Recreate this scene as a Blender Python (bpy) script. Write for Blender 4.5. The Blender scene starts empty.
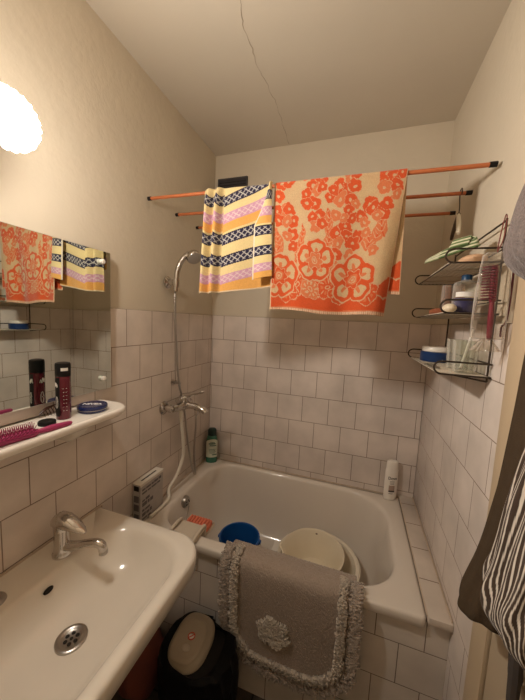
import bpy, bmesh, math, random
import numpy as np
from mathutils import Vector, Matrix
random.seed(7); RNG = np.random.RandomState(11)
PI = math.pi
W, H, ZT, T = 1.2414, 2.4972, 1.53, 0.151
YN = -2.15                      # wall behind the camera
scene = bpy.context.scene
COL = scene.collection

# ------------------------------------------------------------------ helpers
class MB:
    """collects vertices and faces of ONE mesh"""
    def __init__(s): s.v=[]; s.f=[]; s.m=[]; s.mi=0
    def add(s, v, f):
        o=len(s.v); s.v+= [tuple(map(float,p)) for p in v]
        s.f+= [tuple(i+o for i in q) for q in f]; s.m+=[s.mi]*len(f)
        return o
    def box(s, c, d, bev=0.0, rot=None, seg=2):
        bm=bmesh.new(); bmesh.ops.create_cube(bm,size=1.0)
        bmesh.ops.scale(bm,vec=Vector(d),verts=bm.verts)
        if bev>0: bmesh.ops.bevel(bm,geom=list(bm.edges),offset=bev,segments=seg,profile=.5,affect='EDGES')
        if rot is not None: bmesh.ops.transform(bm,matrix=rot.to_4x4() if len(rot)==3 else rot,verts=bm.verts)
        bm.verts.index_update()
        s.add([(v.co.x+c[0],v.co.y+c[1],v.co.z+c[2]) for v in bm.verts],[tuple(v.index for v in f.verts) for f in bm.faces]); bm.free()
        return s
    def b2(s, x0,x1,y0,y1,z0,z1,bev=0.0):
        return s.box(((x0+x1)/2,(y0+y1)/2,(z0+z1)/2),(x1-x0,y1-y0,z1-z0),bev)
    def rings(s, R, cap0=False, cap1=False, closed=True):
        n=len(R[0]); o=s.add([p for r in R for p in r],[])
        fs=[]
        for i in range(len(R)-1):
            for j in range(n if closed else n-1):
                k=(j+1)%n
                fs.append((o+i*n+j,o+i*n+k,o+(i+1)*n+k,o+(i+1)*n+j))
        if cap0: fs.append(tuple(o+j for j in range(n))[::-1])
        if cap1: fs.append(tuple(o+(len(R)-1)*n+j for j in range(n)))
        s.f+=fs; s.m+=[s.mi]*len(fs)
        return s
    def tube(s, pts, r, n=10, caps=True, smooth=0, closed=False):
        P=[Vector(p) for p in pts]
        rr=list(r) if hasattr(r,'__len__') else [r]*len(P)
        if smooth: P,rr=spline(P,rr,smooth,closed)
        R=[]; up=None; L=len(P)
        for i,p in enumerate(P):
            if closed: t=(P[(i+1)%L]-P[i-1])
            else: t=(P[min(i+1,L-1)]-P[max(i-1,0)])
            if t.length<1e-9: t=Vector((0,0,1))
            t.normalize()
            if up is None:
                up=Vector((0,0,1)) if abs(t.z)<.9 else Vector((1,0,0))
            a=(up-t*up.dot(t))
            if a.length<1e-6: a=t.orthogonal()
            a.normalize(); b=t.cross(a); up=a
            R.append([p+rr[i]*(math.cos(2*PI*k/n)*a+math.sin(2*PI*k/n)*b) for k in range(n)])
        if closed: R.append(R[0])
        return s.rings(R,caps and not closed,caps and not closed)
    def lathe(s, prof, c=(0,0,0), axis='Z', n=28, mat=None, ripple=None):
        R=[]
        for r,z in prof:
            ring=[]
            for k in range(n):
                a=2*PI*k/n; q=r*(1+(ripple(a) if ripple else 0))
                x,y=q*math.cos(a),q*math.sin(a)
                p=Vector((x,y,z)) if axis=='Z' else (Vector((z,x,y)) if axis=='X' else Vector((y,z,x)))
                if mat is not None: p=mat@p
                ring.append(p+Vector(c))
            R.append(ring)
        return s.rings(R,prof[0][0]>1e-6 and False,False)
    def sphere(s,c,d,n=16,m=10,rot=None):
        R=[]
        for i in range(m+1):
            t=PI*i/m; rr=max(math.sin(t),1e-4)
            ring=[]
            for k in range(n):
                p=Vector((d[0]/2*rr*math.cos(2*PI*k/n),d[1]/2*rr*math.sin(2*PI*k/n),-d[2]/2*math.cos(t)))
                if rot is not None: p=rot@p
                ring.append(p+Vector(c))
            R.append(ring)
        return s.rings(R)
    def build(s,name,mats,parent=None,loc=None,smooth=True,angle=40):
        me=bpy.data.meshes.new(name)
        off=Vector(loc) if loc is not None else (OFF.get(parent.name,Vector()) if parent else Vector())
        me.from_pydata([(x-off.x,y-off.y,z-off.z) for x,y,z in s.v],[],s.f)
        ob=bpy.data.objects.new(name,me); COL.objects.link(ob)
        if parent: ob.parent=parent
        else: ob.location=off
        OFF[ob.name]=off
        for m in (mats if isinstance(mats,(list,tuple)) else [mats]): me.materials.append(m)
        if len(me.materials)>1: me.polygons.foreach_set('material_index',s.m)
        bm=bmesh.new(); bm.from_mesh(me)
        bmesh.ops.remove_doubles(bm,verts=bm.verts,dist=1e-6)
        bmesh.ops.recalc_face_normals(bm,faces=bm.faces); bm.to_mesh(me); bm.free()
        if smooth:
            me.polygons.foreach_set('use_smooth',[True]*len(me.polygons))
            try: me.set_sharp_from_angle(angle=math.radians(angle))
            except Exception: pass
        me.update(); return ob
OFF={}
def spline(P,rr,k,closed=False):
    Q=[];q=[];n=len(P)
    for i in range(n if closed else n-1):
        g=lambda j:P[j%n] if closed else P[min(max(j,0),n-1)]
        h=lambda j:rr[j%n] if closed else rr[min(max(j,0),n-1)]
        for t in [x/k for x in range(k)]:
            a,b,c,d=g(i-1),g(i),g(i+1),g(i+2)
            Q.append(.5*((2*b)+(c-a)*t+(2*a-5*b+4*c-d)*t*t+(3*b-a-3*c+d)*t**3))
            q.append(h(i)*(1-t)+h(i+1)*t)
    if not closed: Q.append(P[-1]);q.append(rr[-1])
    return Q,q
def tag(o,label,cat,group=None,kind=None):
    if label:o['label']=label
    if cat:o['category']=cat
    if group:o['group']=group
    if kind:o['kind']=kind
    return o
def empty(name,loc,label,cat,group=None):
    o=bpy.data.objects.new(name,None); COL.objects.link(o); o.location=loc
    o.empty_display_size=.05; OFF[o.name]=Vector(loc)
    return tag(o,label,cat,group)
def struct(o): o['kind']='structure'; return o
def copy_tree(o,parent=None):
    c=o.copy(); COL.objects.link(c); OFF[c.name]=OFF.get(o.name,Vector())
    if parent: c.parent=parent
    for ch in list(o.children): copy_tree(ch,c)
    return c
def rrect(x0,x1,y0,y1,z,rad,n=10):
    """rounded rectangle ring; rad = radii at (x1,y1),(x0,y1),(x0,y0),(x1,y0)"""
    out=[]; mxr=.499*min(x1-x0,y1-y0); rad=[min(max(r,.001),mxr) for r in rad]
    for (cx,cy,a0,r) in ((x1,y1,0,rad[0]),(x0,y1,90,rad[1]),(x0,y0,180,rad[2]),(x1,y0,270,rad[3])):
        ox=cx-r if a0 in(0,270) else cx+r; oy=cy-r if a0 in (0,90) else cy+r
        for k in range(n+1):
            a=math.radians(a0+90*k/n); out.append((ox+r*math.cos(a),oy+r*math.sin(a),z))
    return out

# ------------------------------------------------------------------ materials
LAMP_CENTRE,LAMP_RIM=465,115
def newmat(name):
    m=bpy.data.materials.new(name); m.use_nodes=True
    nt=m.node_tree; b=nt.nodes['Principled BSDF']; return m,nt,b
def N(nt,t,**k):
    n=nt.nodes.new(t)
    for a,v in k.items(): setattr(n,a,v)
    return n
def mat(name,col,rough=.5,metal=0.0,var=.06,scale=14,bump=0.0,bscale=60,trans=0,ior=1.45,alpha=1,spec=None,coat=0,sheen=0,emit=None,es=0):
    m,nt,b=newmat(name)
    geo=N(nt,'ShaderNodeTexCoord'); no=N(nt,'ShaderNodeTexNoise'); no.inputs['Scale'].default_value=scale; no.inputs['Detail'].default_value=4
    nt.links.new(geo.outputs['Object'],no.inputs['Vector'])
    mx=N(nt,'ShaderNodeMix',data_type='RGBA')
    c=Vector(col[:3]); mx.inputs[6].default_value=(*(c*(1-var)),1); mx.inputs[7].default_value=(*[min(1,x*(1+var)) for x in c],1)
    nt.links.new(no.outputs['Fac'],mx.inputs[0]); nt.links.new(mx.outputs[2],b.inputs['Base Color'])
    b.inputs['Roughness'].default_value=rough; b.inputs['Metallic'].default_value=metal
    b.inputs['Transmission Weight'].default_value=trans; b.inputs['IOR'].default_value=ior; b.inputs['Alpha'].default_value=alpha
    if spec is not None: b.inputs['Specular IOR Level'].default_value=spec
    if coat: b.inputs['Coat Weight'].default_value=coat; b.inputs['Coat Roughness'].default_value=.05
    if sheen: b.inputs['Sheen Weight'].default_value=sheen
    if bump:
        n2=N(nt,'ShaderNodeTexNoise'); n2.inputs['Scale'].default_value=bscale; n2.inputs['Detail'].default_value=3
        nt.links.new(geo.outputs['Object'],n2.inputs['Vector'])
        bp=N(nt,'ShaderNodeBump'); bp.inputs['Strength'].default_value=bump; bp.inputs['Distance'].default_value=.004
        nt.links.new(n2.outputs['Fac'],bp.inputs['Height']); nt.links.new(bp.outputs['Normal'],b.inputs['Normal'])
    if emit: b.inputs['Emission Color'].default_value=(*emit,1); b.inputs['Emission Strength'].default_value=es
    return m
def tile_mat(name,axes,phase,col,col2,mortar,bw=T,bh=T,offset=.5,rough=.26,ms=.0016,stain=.25):
    """square wall tiles in a running bond; axes picks the two world axes, phase shifts them"""
    m,nt,b=newmat(name)
    geo=N(nt,'ShaderNodeNewGeometry'); sp=N(nt,'ShaderNodeSeparateXYZ'); nt.links.new(geo.outputs['Position'],sp.inputs[0])
    cb=N(nt,'ShaderNodeCombineXYZ')
    for i,(a,ph) in enumerate(zip(axes,phase)):
        ad=N(nt,'ShaderNodeMath',operation='ADD'); ad.inputs[1].default_value=ph
        nt.links.new(sp.outputs[a],ad.inputs[0]); nt.links.new(ad.outputs[0],cb.inputs[i])
    br=N(nt,'ShaderNodeTexBrick'); nt.links.new(cb.outputs[0],br.inputs['Vector'])
    br.offset=offset; br.offset_frequency=2; br.squash=1
    for k,v in (('Scale',1),('Mortar Size',ms),('Mortar Smooth',.15),('Bias',0),('Brick Width',bw),('Row Height',bh)): br.inputs[k].default_value=v
    br.inputs['Color1'].default_value=(*col,1); br.inputs['Color2'].default_value=(*col2,1); br.inputs['Mortar'].default_value=(*mortar,1)
    no=N(nt,'ShaderNodeTexNoise'); no.inputs['Scale'].default_value=5; no.inputs['Detail'].default_value=5
    nt.links.new(geo.outputs['Position'],no.inputs['Vector'])
    cr=N(nt,'ShaderNodeMapRange'); cr.inputs[1].default_value=.35; cr.inputs[2].default_value=.75; cr.inputs[3].default_value=1.03; cr.inputs[4].default_value=1-stain
    nt.links.new(no.outputs['Fac'],cr.inputs[0])
    mu=N(nt,'ShaderNodeMix',data_type='RGBA',blend_type='MULTIPLY'); mu.inputs[0].default_value=1
    nt.links.new(br.outputs['Color'],mu.inputs[6]); nt.links.new(cr.outputs[0],mu.inputs[7]); nt.links.new(mu.outputs[2],b.inputs['Base Color'])
    mr=N(nt,'ShaderNodeMapRange'); mr.inputs[3].default_value=rough; mr.inputs[4].default_value=.8
    nt.links.new(br.outputs['Fac'],mr.inputs[0]); nt.links.new(mr.outputs[0],b.inputs['Roughness'])
    inv=N(nt,'ShaderNodeMath',operation='SUBTRACT'); inv.inputs[0].default_value=1; nt.links.new(br.outputs['Fac'],inv.inputs[1])
    n2=N(nt,'ShaderNodeTexNoise'); n2.inputs['Scale'].default_value=9; nt.links.new(geo.outputs['Position'],n2.inputs['Vector'])
    sm=N(nt,'ShaderNodeMath',operation='MULTIPLY_ADD'); sm.inputs[1].default_value=.5; nt.links.new(n2.outputs['Fac'],sm.inputs[0]); nt.links.new(inv.outputs[0],sm.inputs[2])
    bp=N(nt,'ShaderNodeBump'); bp.inputs['Strength'].default_value=.5; bp.inputs['Distance'].default_value=.0012
    nt.links.new(sm.outputs[0],bp.inputs['Height']); nt.links.new(bp.outputs['Normal'],b.inputs['Normal'])
    return m
def attr_mat(name,rough=.9,bump=.5,bscale=500,sheen=.2):
    m,nt,b=newmat(name)
    at=N(nt,'ShaderNodeAttribute',attribute_name='Col'); nt.links.new(at.outputs['Color'],b.inputs['Base Color'])
    b.inputs['Roughness'].default_value=rough; b.inputs['Specular IOR Level'].default_value=.15; b.inputs['Sheen Weight'].default_value=sheen
    tc=N(nt,'ShaderNodeTexCoord'); n2=N(nt,'ShaderNodeTexNoise'); n2.inputs['Scale'].default_value=bscale
    nt.links.new(tc.outputs['Object'],n2.inputs['Vector'])
    bp=N(nt,'ShaderNodeBump'); bp.inputs['Strength'].default_value=bump; bp.inputs['Distance'].default_value=.003
    nt.links.new(n2.outputs['Fac'],bp.inputs['Height']); nt.links.new(bp.outputs['Normal'],b.inputs['Normal'])
    return m
TILE1,TILE2,MORT=(.76,.675,.62),(.73,.645,.59),(.26,.19,.145)
M={}
def zph(): return -(ZT-20*T)          # rows line up with the top of the tiling
M['tile_back']=tile_mat('tile_back',(0,2),(-.009+10*T,zph()+T),TILE1,TILE2,MORT)
M['tile_left']=tile_mat('tile_left',(1,2),(.717+10*T+T/2,zph()+T),(.75,.66,.595),(.72,.63,.565),MORT)
M['tile_right']=tile_mat('tile_right',(1,2),(.628+10*T+T/2,zph()+T),TILE1,TILE2,MORT)
M['tile_apron']=tile_mat('tile_apron',(0,2),(-1.10+10*T+T/2,0),(.72,.655,.59),(.69,.62,.555),(.2,.155,.125))
M['tile_ledge']=tile_mat('tile_ledge',(1,0),(.076+10*.156,.2),(.64,.56,.49),(.61,.53,.46),(.2,.14,.1),bw=.156,bh=2.0,offset=0,ms=.002)
M['tile_floor']=tile_mat('tile_floor',(0,1),(2,3),(.10,.075,.06),(.08,.06,.05),(.03,.025,.02),bw=.2,bh=.2,offset=0,rough=.35,ms=.003)
M['plaster']=mat('plaster_walls',(.655,.58,.465),.8,var=.06,scale=5,bump=.45,bscale=38)
M['ceil']=mat('ceiling_paint',(.60,.535,.44),.85,var=.05,scale=4,bump=.12,bscale=30)
M['crack']=mat('crack_dark',(.34,.275,.20),.9,var=.3)
M['caulk']=mat('grimy_caulk',(.50,.40,.31),.7,var=.25,scale=40)
M['ceramic']=mat('white_ceramic',(.74,.685,.61),.12,var=.03,scale=6,coat=.4)
M['enamel']=mat('white_enamel',(.70,.635,.565),.16,var=.05,scale=4,coat=.3)
M['shelf_ceramic']=mat('shelf_ceramic',(.80,.75,.69),.18,var=.02)
M['chrome']=mat('chrome',(.62,.59,.56),.14,metal=1,var=.05)
M['steel']=mat('brushed_steel',(.45,.42,.39),.3,metal=1,var=.1)
M['darkhole']=mat('dark_hole',(.015,.012,.01),.9)
M['mirror']=mat('mirror_silver',(.72,.76,.70),.015,metal=1,var=.02)
M['mirror_edge']=mat('mirror_edge',(.05,.045,.04),.3)
M['white_plastic']=mat('white_plastic',(.78,.74,.68),.3,var=.03)
M['grey_plastic']=mat('grey_plastic',(.42,.38,.34),.4)
M['cream_plastic']=mat('cream_plastic',(.76,.675,.525),.35,var=.05)
M['pale_plastic']=mat('pale_plastic',(.76,.69,.57),.35,var=.05)
M['blue_plastic']=mat('blue_plastic',(.010,.085,.30),.3,var=.08)
M['copper']=mat('copper_orange_paint',(.50,.15,.055),.35,var=.12,scale=25)
M['black']=mat('black_plastic',(.010,.009,.009),.5,spec=.25)
M['blackbag']=mat('black_bag',(.006,.006,.007),.5,bump=.6,bscale=25,spec=.15)
M['bin_lid']=mat('bin_lid_beige',(.40,.34,.26),.38,var=.06)
M['red_label']=mat('red_label',(.55,.07,.05),.5)
M['white_print']=mat('white_print',(.82,.80,.76),.5)
M['dark_print']=mat('dark_print',(.07,.06,.06),.6)
M['green_print']=mat('green_print',(.03,.12,.09),.5)
M['navy']=mat('navy_tin',(.012,.022,.10),.22,coat=.4)
M['maroon']=mat('maroon_can',(.13,.012,.025),.22,metal=.35,coat=.5)
M['magenta']=mat('magenta_plastic',(.33,.03,.11),.38)
M['wire']=mat('dark_wire',(.055,.04,.03),.4,metal=.5)
M['slat']=mat('tray_slats',(.60,.53,.43),.45)
def glassy(name,tint,mixf=.72,rough=.03):
    """clear thin plastic or glass: see-through with a reflecting skin"""
    m=bpy.data.materials.new(name); m.use_nodes=True; nt=m.node_tree
    for n in list(nt.nodes): nt.nodes.remove(n)
    o=N(nt,'ShaderNodeOutputMaterial'); mx=N(nt,'ShaderNodeMixShader'); tr=N(nt,'ShaderNodeBsdfTransparent'); gl=N(nt,'ShaderNodeBsdfPrincipled')
    tr.inputs[0].default_value=(*tint,1); gl.inputs['Base Color'].default_value=(.8,.76,.7,1); gl.inputs['Roughness'].default_value=rough; gl.inputs['Specular IOR Level'].default_value=.8
    fr=N(nt,'ShaderNodeLayerWeight'); fr.inputs[0].default_value=.35
    mr=N(nt,'ShaderNodeMapRange'); mr.inputs[3].default_value=1-mixf-.18; mr.inputs[4].default_value=.75
    nt.links.new(fr.outputs['Facing'],mr.inputs[0]); nt.links.new(mr.outputs[0],mx.inputs[0])
    nt.links.new(tr.outputs[0],mx.inputs[1]); nt.links.new(gl.outputs[0],mx.inputs[2]); nt.links.new(mx.outputs[0],o.inputs[0])
    return m
M['glass']=glassy('clear_glass',(.93,.94,.91),.80)
M['pouch']=glassy('clear_pouch',(.93,.90,.86),.80)
M['amber']=glassy('amber_plastic',(.80,.52,.30),.74)
M['violet']=mat('violet_liquid',(.03,.025,.13),.25,coat=.4)
M['green']=mat('shampoo_green',(.035,.15,.095),.25,coat=.4)
M['palegreen']=mat('shampoo_label',(.58,.61,.50),.4)
M['cap_green']=mat('dark_green_cap',(.008,.03,.024),.3)
M['bottle_white']=mat('bottle_white',(.82,.77,.70),.28)
M['card']=mat('grey_carton',(.42,.385,.36),.6,var=.15,scale=30)
M['card_white']=mat('carton_white',(.72,.67,.60),.6)
M['coral']=mat('coral_sponge',(.72,.20,.115),.7,bump=.5,bscale=200)
M['soapdish']=mat('soap_dish',(.62,.54,.44),.35)
M['greencloth']=attr_mat('green_white_towel')
M['soap']=mat('soap_peach',(.62,.40,.25),.5)
M['brown']=mat('brown_felt',(.070,.048,.030),.95,var=.15,scale=40,bump=.4,bscale=300,spec=.1)
M['greytowel']=mat('grey_terry',(.20,.165,.16),.95,var=.35,scale=120,bump=1,bscale=220,sheen=.3)
M['stripe']=attr_mat('striped_cloth',bump=.2,sheen=.1)
M['cloth_orange']=attr_mat('terry_floral',bump=.5,bscale=450)
M['mat']=mat('bath_mat_taupe',(.33,.26,.21),.95,var=.18,scale=90,bump=1,bscale=170,sheen=.3)
M['fringe']=mat('mat_fringe',(.36,.295,.245),.95,var=.45,scale=60,sheen=.3)
M['fringe2']=mat('mat_fringe_light',(.50,.425,.35),.95,var=.35,scale=60,sheen=.3)
M['flower']=mat('mat_flower',(.56,.49,.41),.95,var=.2,scale=60,sheen=.3)
M['paint_trim']=mat('trim_paint',(.55,.43,.29),.5,var=.04,scale=6)
M['door']=mat('door_paint',(.50,.40,.28),.5,var=.04,scale=6)
M['dirtyred']=mat('dark_red_cloth',(.18,.05,.035),.9,bump=.4,bscale=60)
M['hose_white']=mat('white_hose',(.74,.69,.60),.4)
M['vent_shade']=mat('vent_hole_shade',(.02,.018,.018),.9)  # near-black colour for the shade inside the vent hole
lm=bpy.data.materials.new('lit_opal_glass'); lm.use_nodes=True; nt=lm.node_tree; b=nt.nodes['Principled BSDF']
b.inputs['Base Color'].default_value=(.9,.88,.84,1); b.inputs['Roughness'].default_value=.25
b.inputs['Emission Color'].default_value=(1,.905,.785,1)
# emission shaped to limit glow on the wall: strong centre, weaker rim (object coordinates, dish axis = X)
tc=N(nt,'ShaderNodeTexCoord'); ml=N(nt,'ShaderNodeVectorMath',operation='MULTIPLY'); ml.inputs[1].default_value=(0,1,1)
ln=N(nt,'ShaderNodeVectorMath',operation='LENGTH'); mr=N(nt,'ShaderNodeMapRange'); mr.interpolation_type='SMOOTHSTEP'
nt.links.new(tc.outputs['Object'],ml.inputs[0]); nt.links.new(ml.outputs[0],ln.inputs[0]); nt.links.new(ln.outputs['Value'],mr.inputs[0])
mr.inputs[1].default_value=.024; mr.inputs[2].default_value=.056; mr.inputs[3].default_value=LAMP_CENTRE; mr.inputs[4].default_value=LAMP_RIM
nt.links.new(mr.outputs[0],b.inputs['Emission Strength'])
M['lamp']=lm

# ------------------------------------------------------------------ the setting
def slab(name,m,x0,x1,y0,y1,z0,z1,parent=None): return MB().b2(x0,x1,y0,y1,z0,z1).build(name,m,parent,smooth=False)
struct(slab('floor',M['tile_floor'],-.12,W+.12,YN-.12,.12,-.1,0))
ceil=struct(slab('ceiling',M['ceil'],-.12,W+.12,YN-.12,.12,H,H+.1))
wl=struct(slab('wall_left',M['plaster'],-.12,-.012,YN-.12,.12,0,H))
wb=struct(slab('wall_back',M['plaster'],-.012,W+.012,.012,.12,0,H))
wr=struct(slab('wall_right',M['plaster'],W+.012,W+.12,YN-.12,.12,0,H))
struct(slab('wall_near',M['plaster'],-.012,W+.012,YN-.12,YN,0,H))
def cladding(parent,m,x0,x1,y0,y1,axis):
    mb=MB(); mb.b2(x0,x1,y0,y1,.0,ZT,.005); return mb.build('tile_cladding',m,parent)
cladding(wl,M['tile_left'],-.012,0,YN,.012,0)
cladding(wb,M['tile_back'],0,W,0,.012,1)
cladding(wr,M['tile_right'],W,W+.012,-.832,.012,0)
# hairline crack wandering over the ceiling
mb=MB(); pts=[(.475,-.95),(.472,-.84),(.469,-.74),(.452,-.69),(.443,-.652),(.447,-.58),(.441,-.52),(.445,-.465),(.455,-.41),(.452,-.36),(.462,-.325),(.456,-.25),(.458,-.2),(.452,-.157),(.455,-.1),(.446,-.036),(.449,0)]
P=[]
for (a,b_) in zip(pts,pts[1:]):
    for k in range(4):
        t=k/4; P.append((a[0]*(1-t)+b_[0]*t+random.uniform(-.0025,.0025),a[1]*(1-t)+b_[1]*t))
P.append(pts[-1]); L=[];Rr=[]
for i,(x,y) in enumerate(P):
    w=.0030*(.35+.65*abs(math.sin(i*.37)))*(1.3 if y<-.55 else .8)
    L.append((x-w/2,y,H-.0004)); Rr.append((x+w/2,y,H-.0004))
mb.rings([L,Rr],closed=False); mb.build('crack',M['crack'],ceil,smooth=False)
# caulk line round the tub
mb=MB(); mb.tube([(.004,-.69,.588),(.004,-.004,.588),(W-.07,-.004,.590)],.0045,6); mb.tube([(W-.004,-.003,.603),(W-.004,-.69,.603)],.003,6); mb.tube([(1.172,-.01,.596),(1.172,-.685,.594)],.004,6)
struct(mb.build('trim_1',M['caulk']))
# tiled front of the tub and tiled ledge
ap=struct(slab('wall_apron',M['tile_apron'],0.0005,W-.0005,-.675,-.655,0,.562))
mb=MB(); mb.b2(1.1714,W-.0005,-.697,-.001,.575,.60,.003); struct(mb.build('trim_2',M['tile_ledge']))
slab('ledge_core',M['tile_apron'],1.176,W-.0006,-.674,-.001,.0,.575).parent=ap
# door and its casing on the right wall
mb=MB(); mb.b2(W-.013,W+.0115,-.905,-.833,0,2.08,.003); mb.b2(W-.013,W+.0115,-1.74,-1.668,0,2.08,.003); mb.b2(W-.013,W+.0115,-1.668,-.905,2.008,2.08,.003)
struct(mb.build('trim_3',M['paint_trim']))
mb=MB(); mb.b2(W-.006,W+.01155,-1.664,-.911,.005,2.004,.002)
for (y0,y1,z0,z1) in ((-1.58,-1.0,.15,.85),(-1.58,-1.0,1.0,1.9)):
    for a in ((y0,y0+.03,z0,z1),(y1-.03,y1,z0,z1),(y0,y1,z0,z0+.03),(y0,y1,z1-.03,z1)): mb.b2(W-.012,W-.004,*a,.003)
dr=struct(mb.build('door_1',M['door']))
mb=MB(); mb.tube([(W-.006,-1.61,1.02),(W-.05,-1.61,1.02),(W-.055,-1.56,1.02),(W-.055,-1.50,1.02)],.008,10,smooth=3); mb.build('door_handle',M['steel'],dr)
# dark air vent high on the back wall
v=empty('air_vent',(.109,.006,2.275),'small dark air vent grille high on the back wall, partly behind the striped towel','vent')
mb=MB(); mb.b2(.013,.205,.006,.013,2.19,2.355); mb.build('back_plate',M['vent_shade'],v,smooth=False)  # dark sheet painted in place of the unlit hole behind the grille
mb=MB()
for a in ((.013,.205,2.19,2.2),(.013,.205,2.345,2.355),(.013,.021,2.19,2.355),(.197,.205,2.19,2.355)): mb.b2(a[0],a[1],-.001,.009,a[2],a[3],.0015)
mb.build('frame',mat('vent_frame',(.06,.055,.06),.7),v)
mb=MB()
for i in range(9): mb.box((.109,.004,2.207+i*.0165),(.176,.002,.011),0,Matrix.Rotation(.6,3,'X'))
mb.build('louvres',mat('vent_slats',(.045,.04,.045),.7),v,smooth=False)

# ------------------------------------------------------------------ bathtub
t=empty('bathtub',(.585,-.345,0),'white enamel bathtub along the back wall behind the tiled front','bathtub')
mb=MB(); z=.586; o=(.002,1.171,-.692,-.002); ro=(.012,.012,.012,.02)
def oring(d,zz): return rrect(o[0]+d,o[1]-d,o[2]+d,o[3]-d,zz,[max(r-d,.004) for r in ro])
def iring(d,zz,g=0,xl=0): return rrect(.085+d+xl,1.098-d,-.637+d,-.036-d,zz,[.205+g-d*.35,.15+g-d*.2,.13+g-d*.2,.17+g-d*.35],10)
R=[oring(.004,.548),oring(0,.553),oring(0,.578),oring(.003,.584),oring(.010,z),iring(-.016,z+.001),iring(-.006,z-.001),iring(0,z-.008),iring(.004,z-.018)]
for d,zz,xl in ((.010,.53,.0),(.022,.44,.01),(.035,.35,.02),(.050,.28,.03),(.075,.235,.04),(.11,.212,.05),(.17,.203,.05),(.23,.2,.0)): R.append(iring(d,zz,0,xl))
mb.rings(R,False,True); mb.build('shell',M['enamel'],t,angle=60)
# overflow with chain
ov=MB(); mt=Matrix.Rotation(math.radians(6),3,'Y')
ov.lathe([(0,.012),(.012,.012),(.024,.010),(.029,.005),(.030,0),(.030,-.012)],(.100,-.415,.542),'X',24,mt)
ovo=ov.build('overflow_plate',M['steel'],t)
mb=MB()
for k in range(5):
    a=2*PI*k/5; p=mt@Vector((.0125,.013*math.cos(a),.013*math.sin(a)))+Vector((.100,-.415,.542)); mb.sphere(p,(.003,.008,.008),8,6)
mb.build('overflow_holes',M['darkhole'],ovo)
mb=MB()
cp=[(.122,-.419,.525),(.126,-.45,.46),(.135,-.49,.40),(.15,-.52,.33),(.20,-.50,.222),(.27,-.42,.207)]
sp_,_=spline([Vector(p) for p in cp],[1]*6,14)
for p in sp_: mb.sphere(p,(.005,.005,.005),6,4)
mb.build('plug_chain',M['steel'],t)
mb=MB(); mb.lathe([(0,.012),(.016,.012),(.022,.008),(.024,0)],(.28,-.41,.204)); mb.build('plug',M['black'],t)

# ------------------------------------------------------------------ washbasin
t=empty('washbasin',(.0,-1.145,.76),'wide white ceramic washbasin on the left wall, in the foreground','washbasin')
mb=MB()
def so(d,zz,dy=0): return rrect(.0005,.468-d,-1.44+d+dy,-.850-d-dy,zz,(.10,.012,.012,.10),10)
def si(d,zz,xb=0): return rrect(.128+d*.9+xb,.428-d,-1.392+d,-.898-d,zz,(.115-d*.2,.10-d*.2,.10-d*.2,.115-d*.2),10)
R=[rrect(.0005,.30,-1.33,-.96,.60,(.12,.012,.012,.12)),rrect(.0005,.40,-1.40,-.89,.66,(.11,.012,.012,.11)),so(.018,.705),so(.006,.712),so(.0,.720),so(0,.758),so(.003,.766),so(.010,.770),
   si(-.018,.770),si(-.008,.768),si(0,.761),si(.008,.748),si(.022,.722,.004),si(.042,.698,.006),si(.068,.682,.006),si(.10,.674,.004),si(.128,.671)]
mb.rings(R,True,True); mb.build('bowl',M['ceramic'],t,angle=70)
d=MB(); c=(.253,-1.168,.6725)
d.lathe([(.0,.0008),(.022,.0008),(.024,.002),(.028,.0045),(.033,.005),(.0365,.003),(.037,-.002)],c,n=32); dro=d.build('drain',M['steel'],t)
mb=MB()
for k in range(6):
    a=2*PI*k/6; mb.lathe([(0,.0018),(.0048,.0017),(.005,.0)],(c[0]+.0135*math.cos(a),c[1]+.0135*math.sin(a),c[2]),n=10)
mb.lathe([(0,.0018),(.004,.0017),(.0042,0)],c,n=10)
mb.build('drain_holes',M['darkhole'],dro)
mb=MB(); mb.sphere((.1405,-1.145,.746),(.014,.026,.020),16,8,Matrix.Rotation(.55,3,'Y')); mb.build('overflow_hole',M['darkhole'],t)
mb=MB(); mb.lathe([(0,.010),(.012,.010),(.022,.008),(.026,.004),(.027,0)],(.07,-1.232,.770),n=24); mb.build('tap_hole_cover',M['steel'],t)
mb=MB(); mb.tube([(.012,-1.435,.772),(.004,-1.44,.771),(.004,-.853,.771),(.012,-.851,.771)],.0035,6); mb.build('wall_seal',M['caulk'],t)

mb=MB(); mb.tube([(.253,-1.168,.62),(.253,-1.168,.50),(.253,-1.168,.44)],[.018,.018,.032],14); mb.tube([(.253,-1.168,.455),(.253,-1.168,.40)],.034,18); mb.tube([(.253,-1.168,.47),(.2,-1.168,.475),(.10,-1.168,.475),(-.004,-1.168,.475)],.016,12); mb.build('trap',M['white_plastic'],t)

# basin tap
tx,ty,tz=.083,-1.062,.770
t=empty('basin_tap',(tx,ty,tz),'chrome single-lever tap standing on the back of the white washbasin','tap')
mb=MB(); mb.lathe([(.027,0),(.027,.006),(.023,.012),(.0215,.03),(.0215,.075),(.0225,.08),(.0225,.095),(.019,.102),(0,.104)],(tx,ty,tz),n=28); mb.build('body',M['chrome'],t)
mb=MB(); mb.tube([(tx+.008,ty,tz+.028),(tx+.04,ty+.008,tz+.030),(tx+.075,ty+.020,tz+.040),(tx+.102,ty+.028,tz+.044),(tx+.119,ty+.033,tz+.038),(tx+.124,ty+.034,tz+.022)],[.015,.0135,.012,.0125,.013,.0125],16,smooth=5)
sp_=mb.build('spout',M['chrome'],t)
mb=MB(); mb.lathe([(.0115,0),(.0125,.001),(.0125,.010),(.011,.012)],(tx+.125,ty+.034,tz+.012),n=18); mb.lathe([(0,.002),(.0115,.002)],(tx+.125,ty+.034,tz+.012),n=18); mb.build('aerator',M['steel'],sp_)
R=[]
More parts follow.
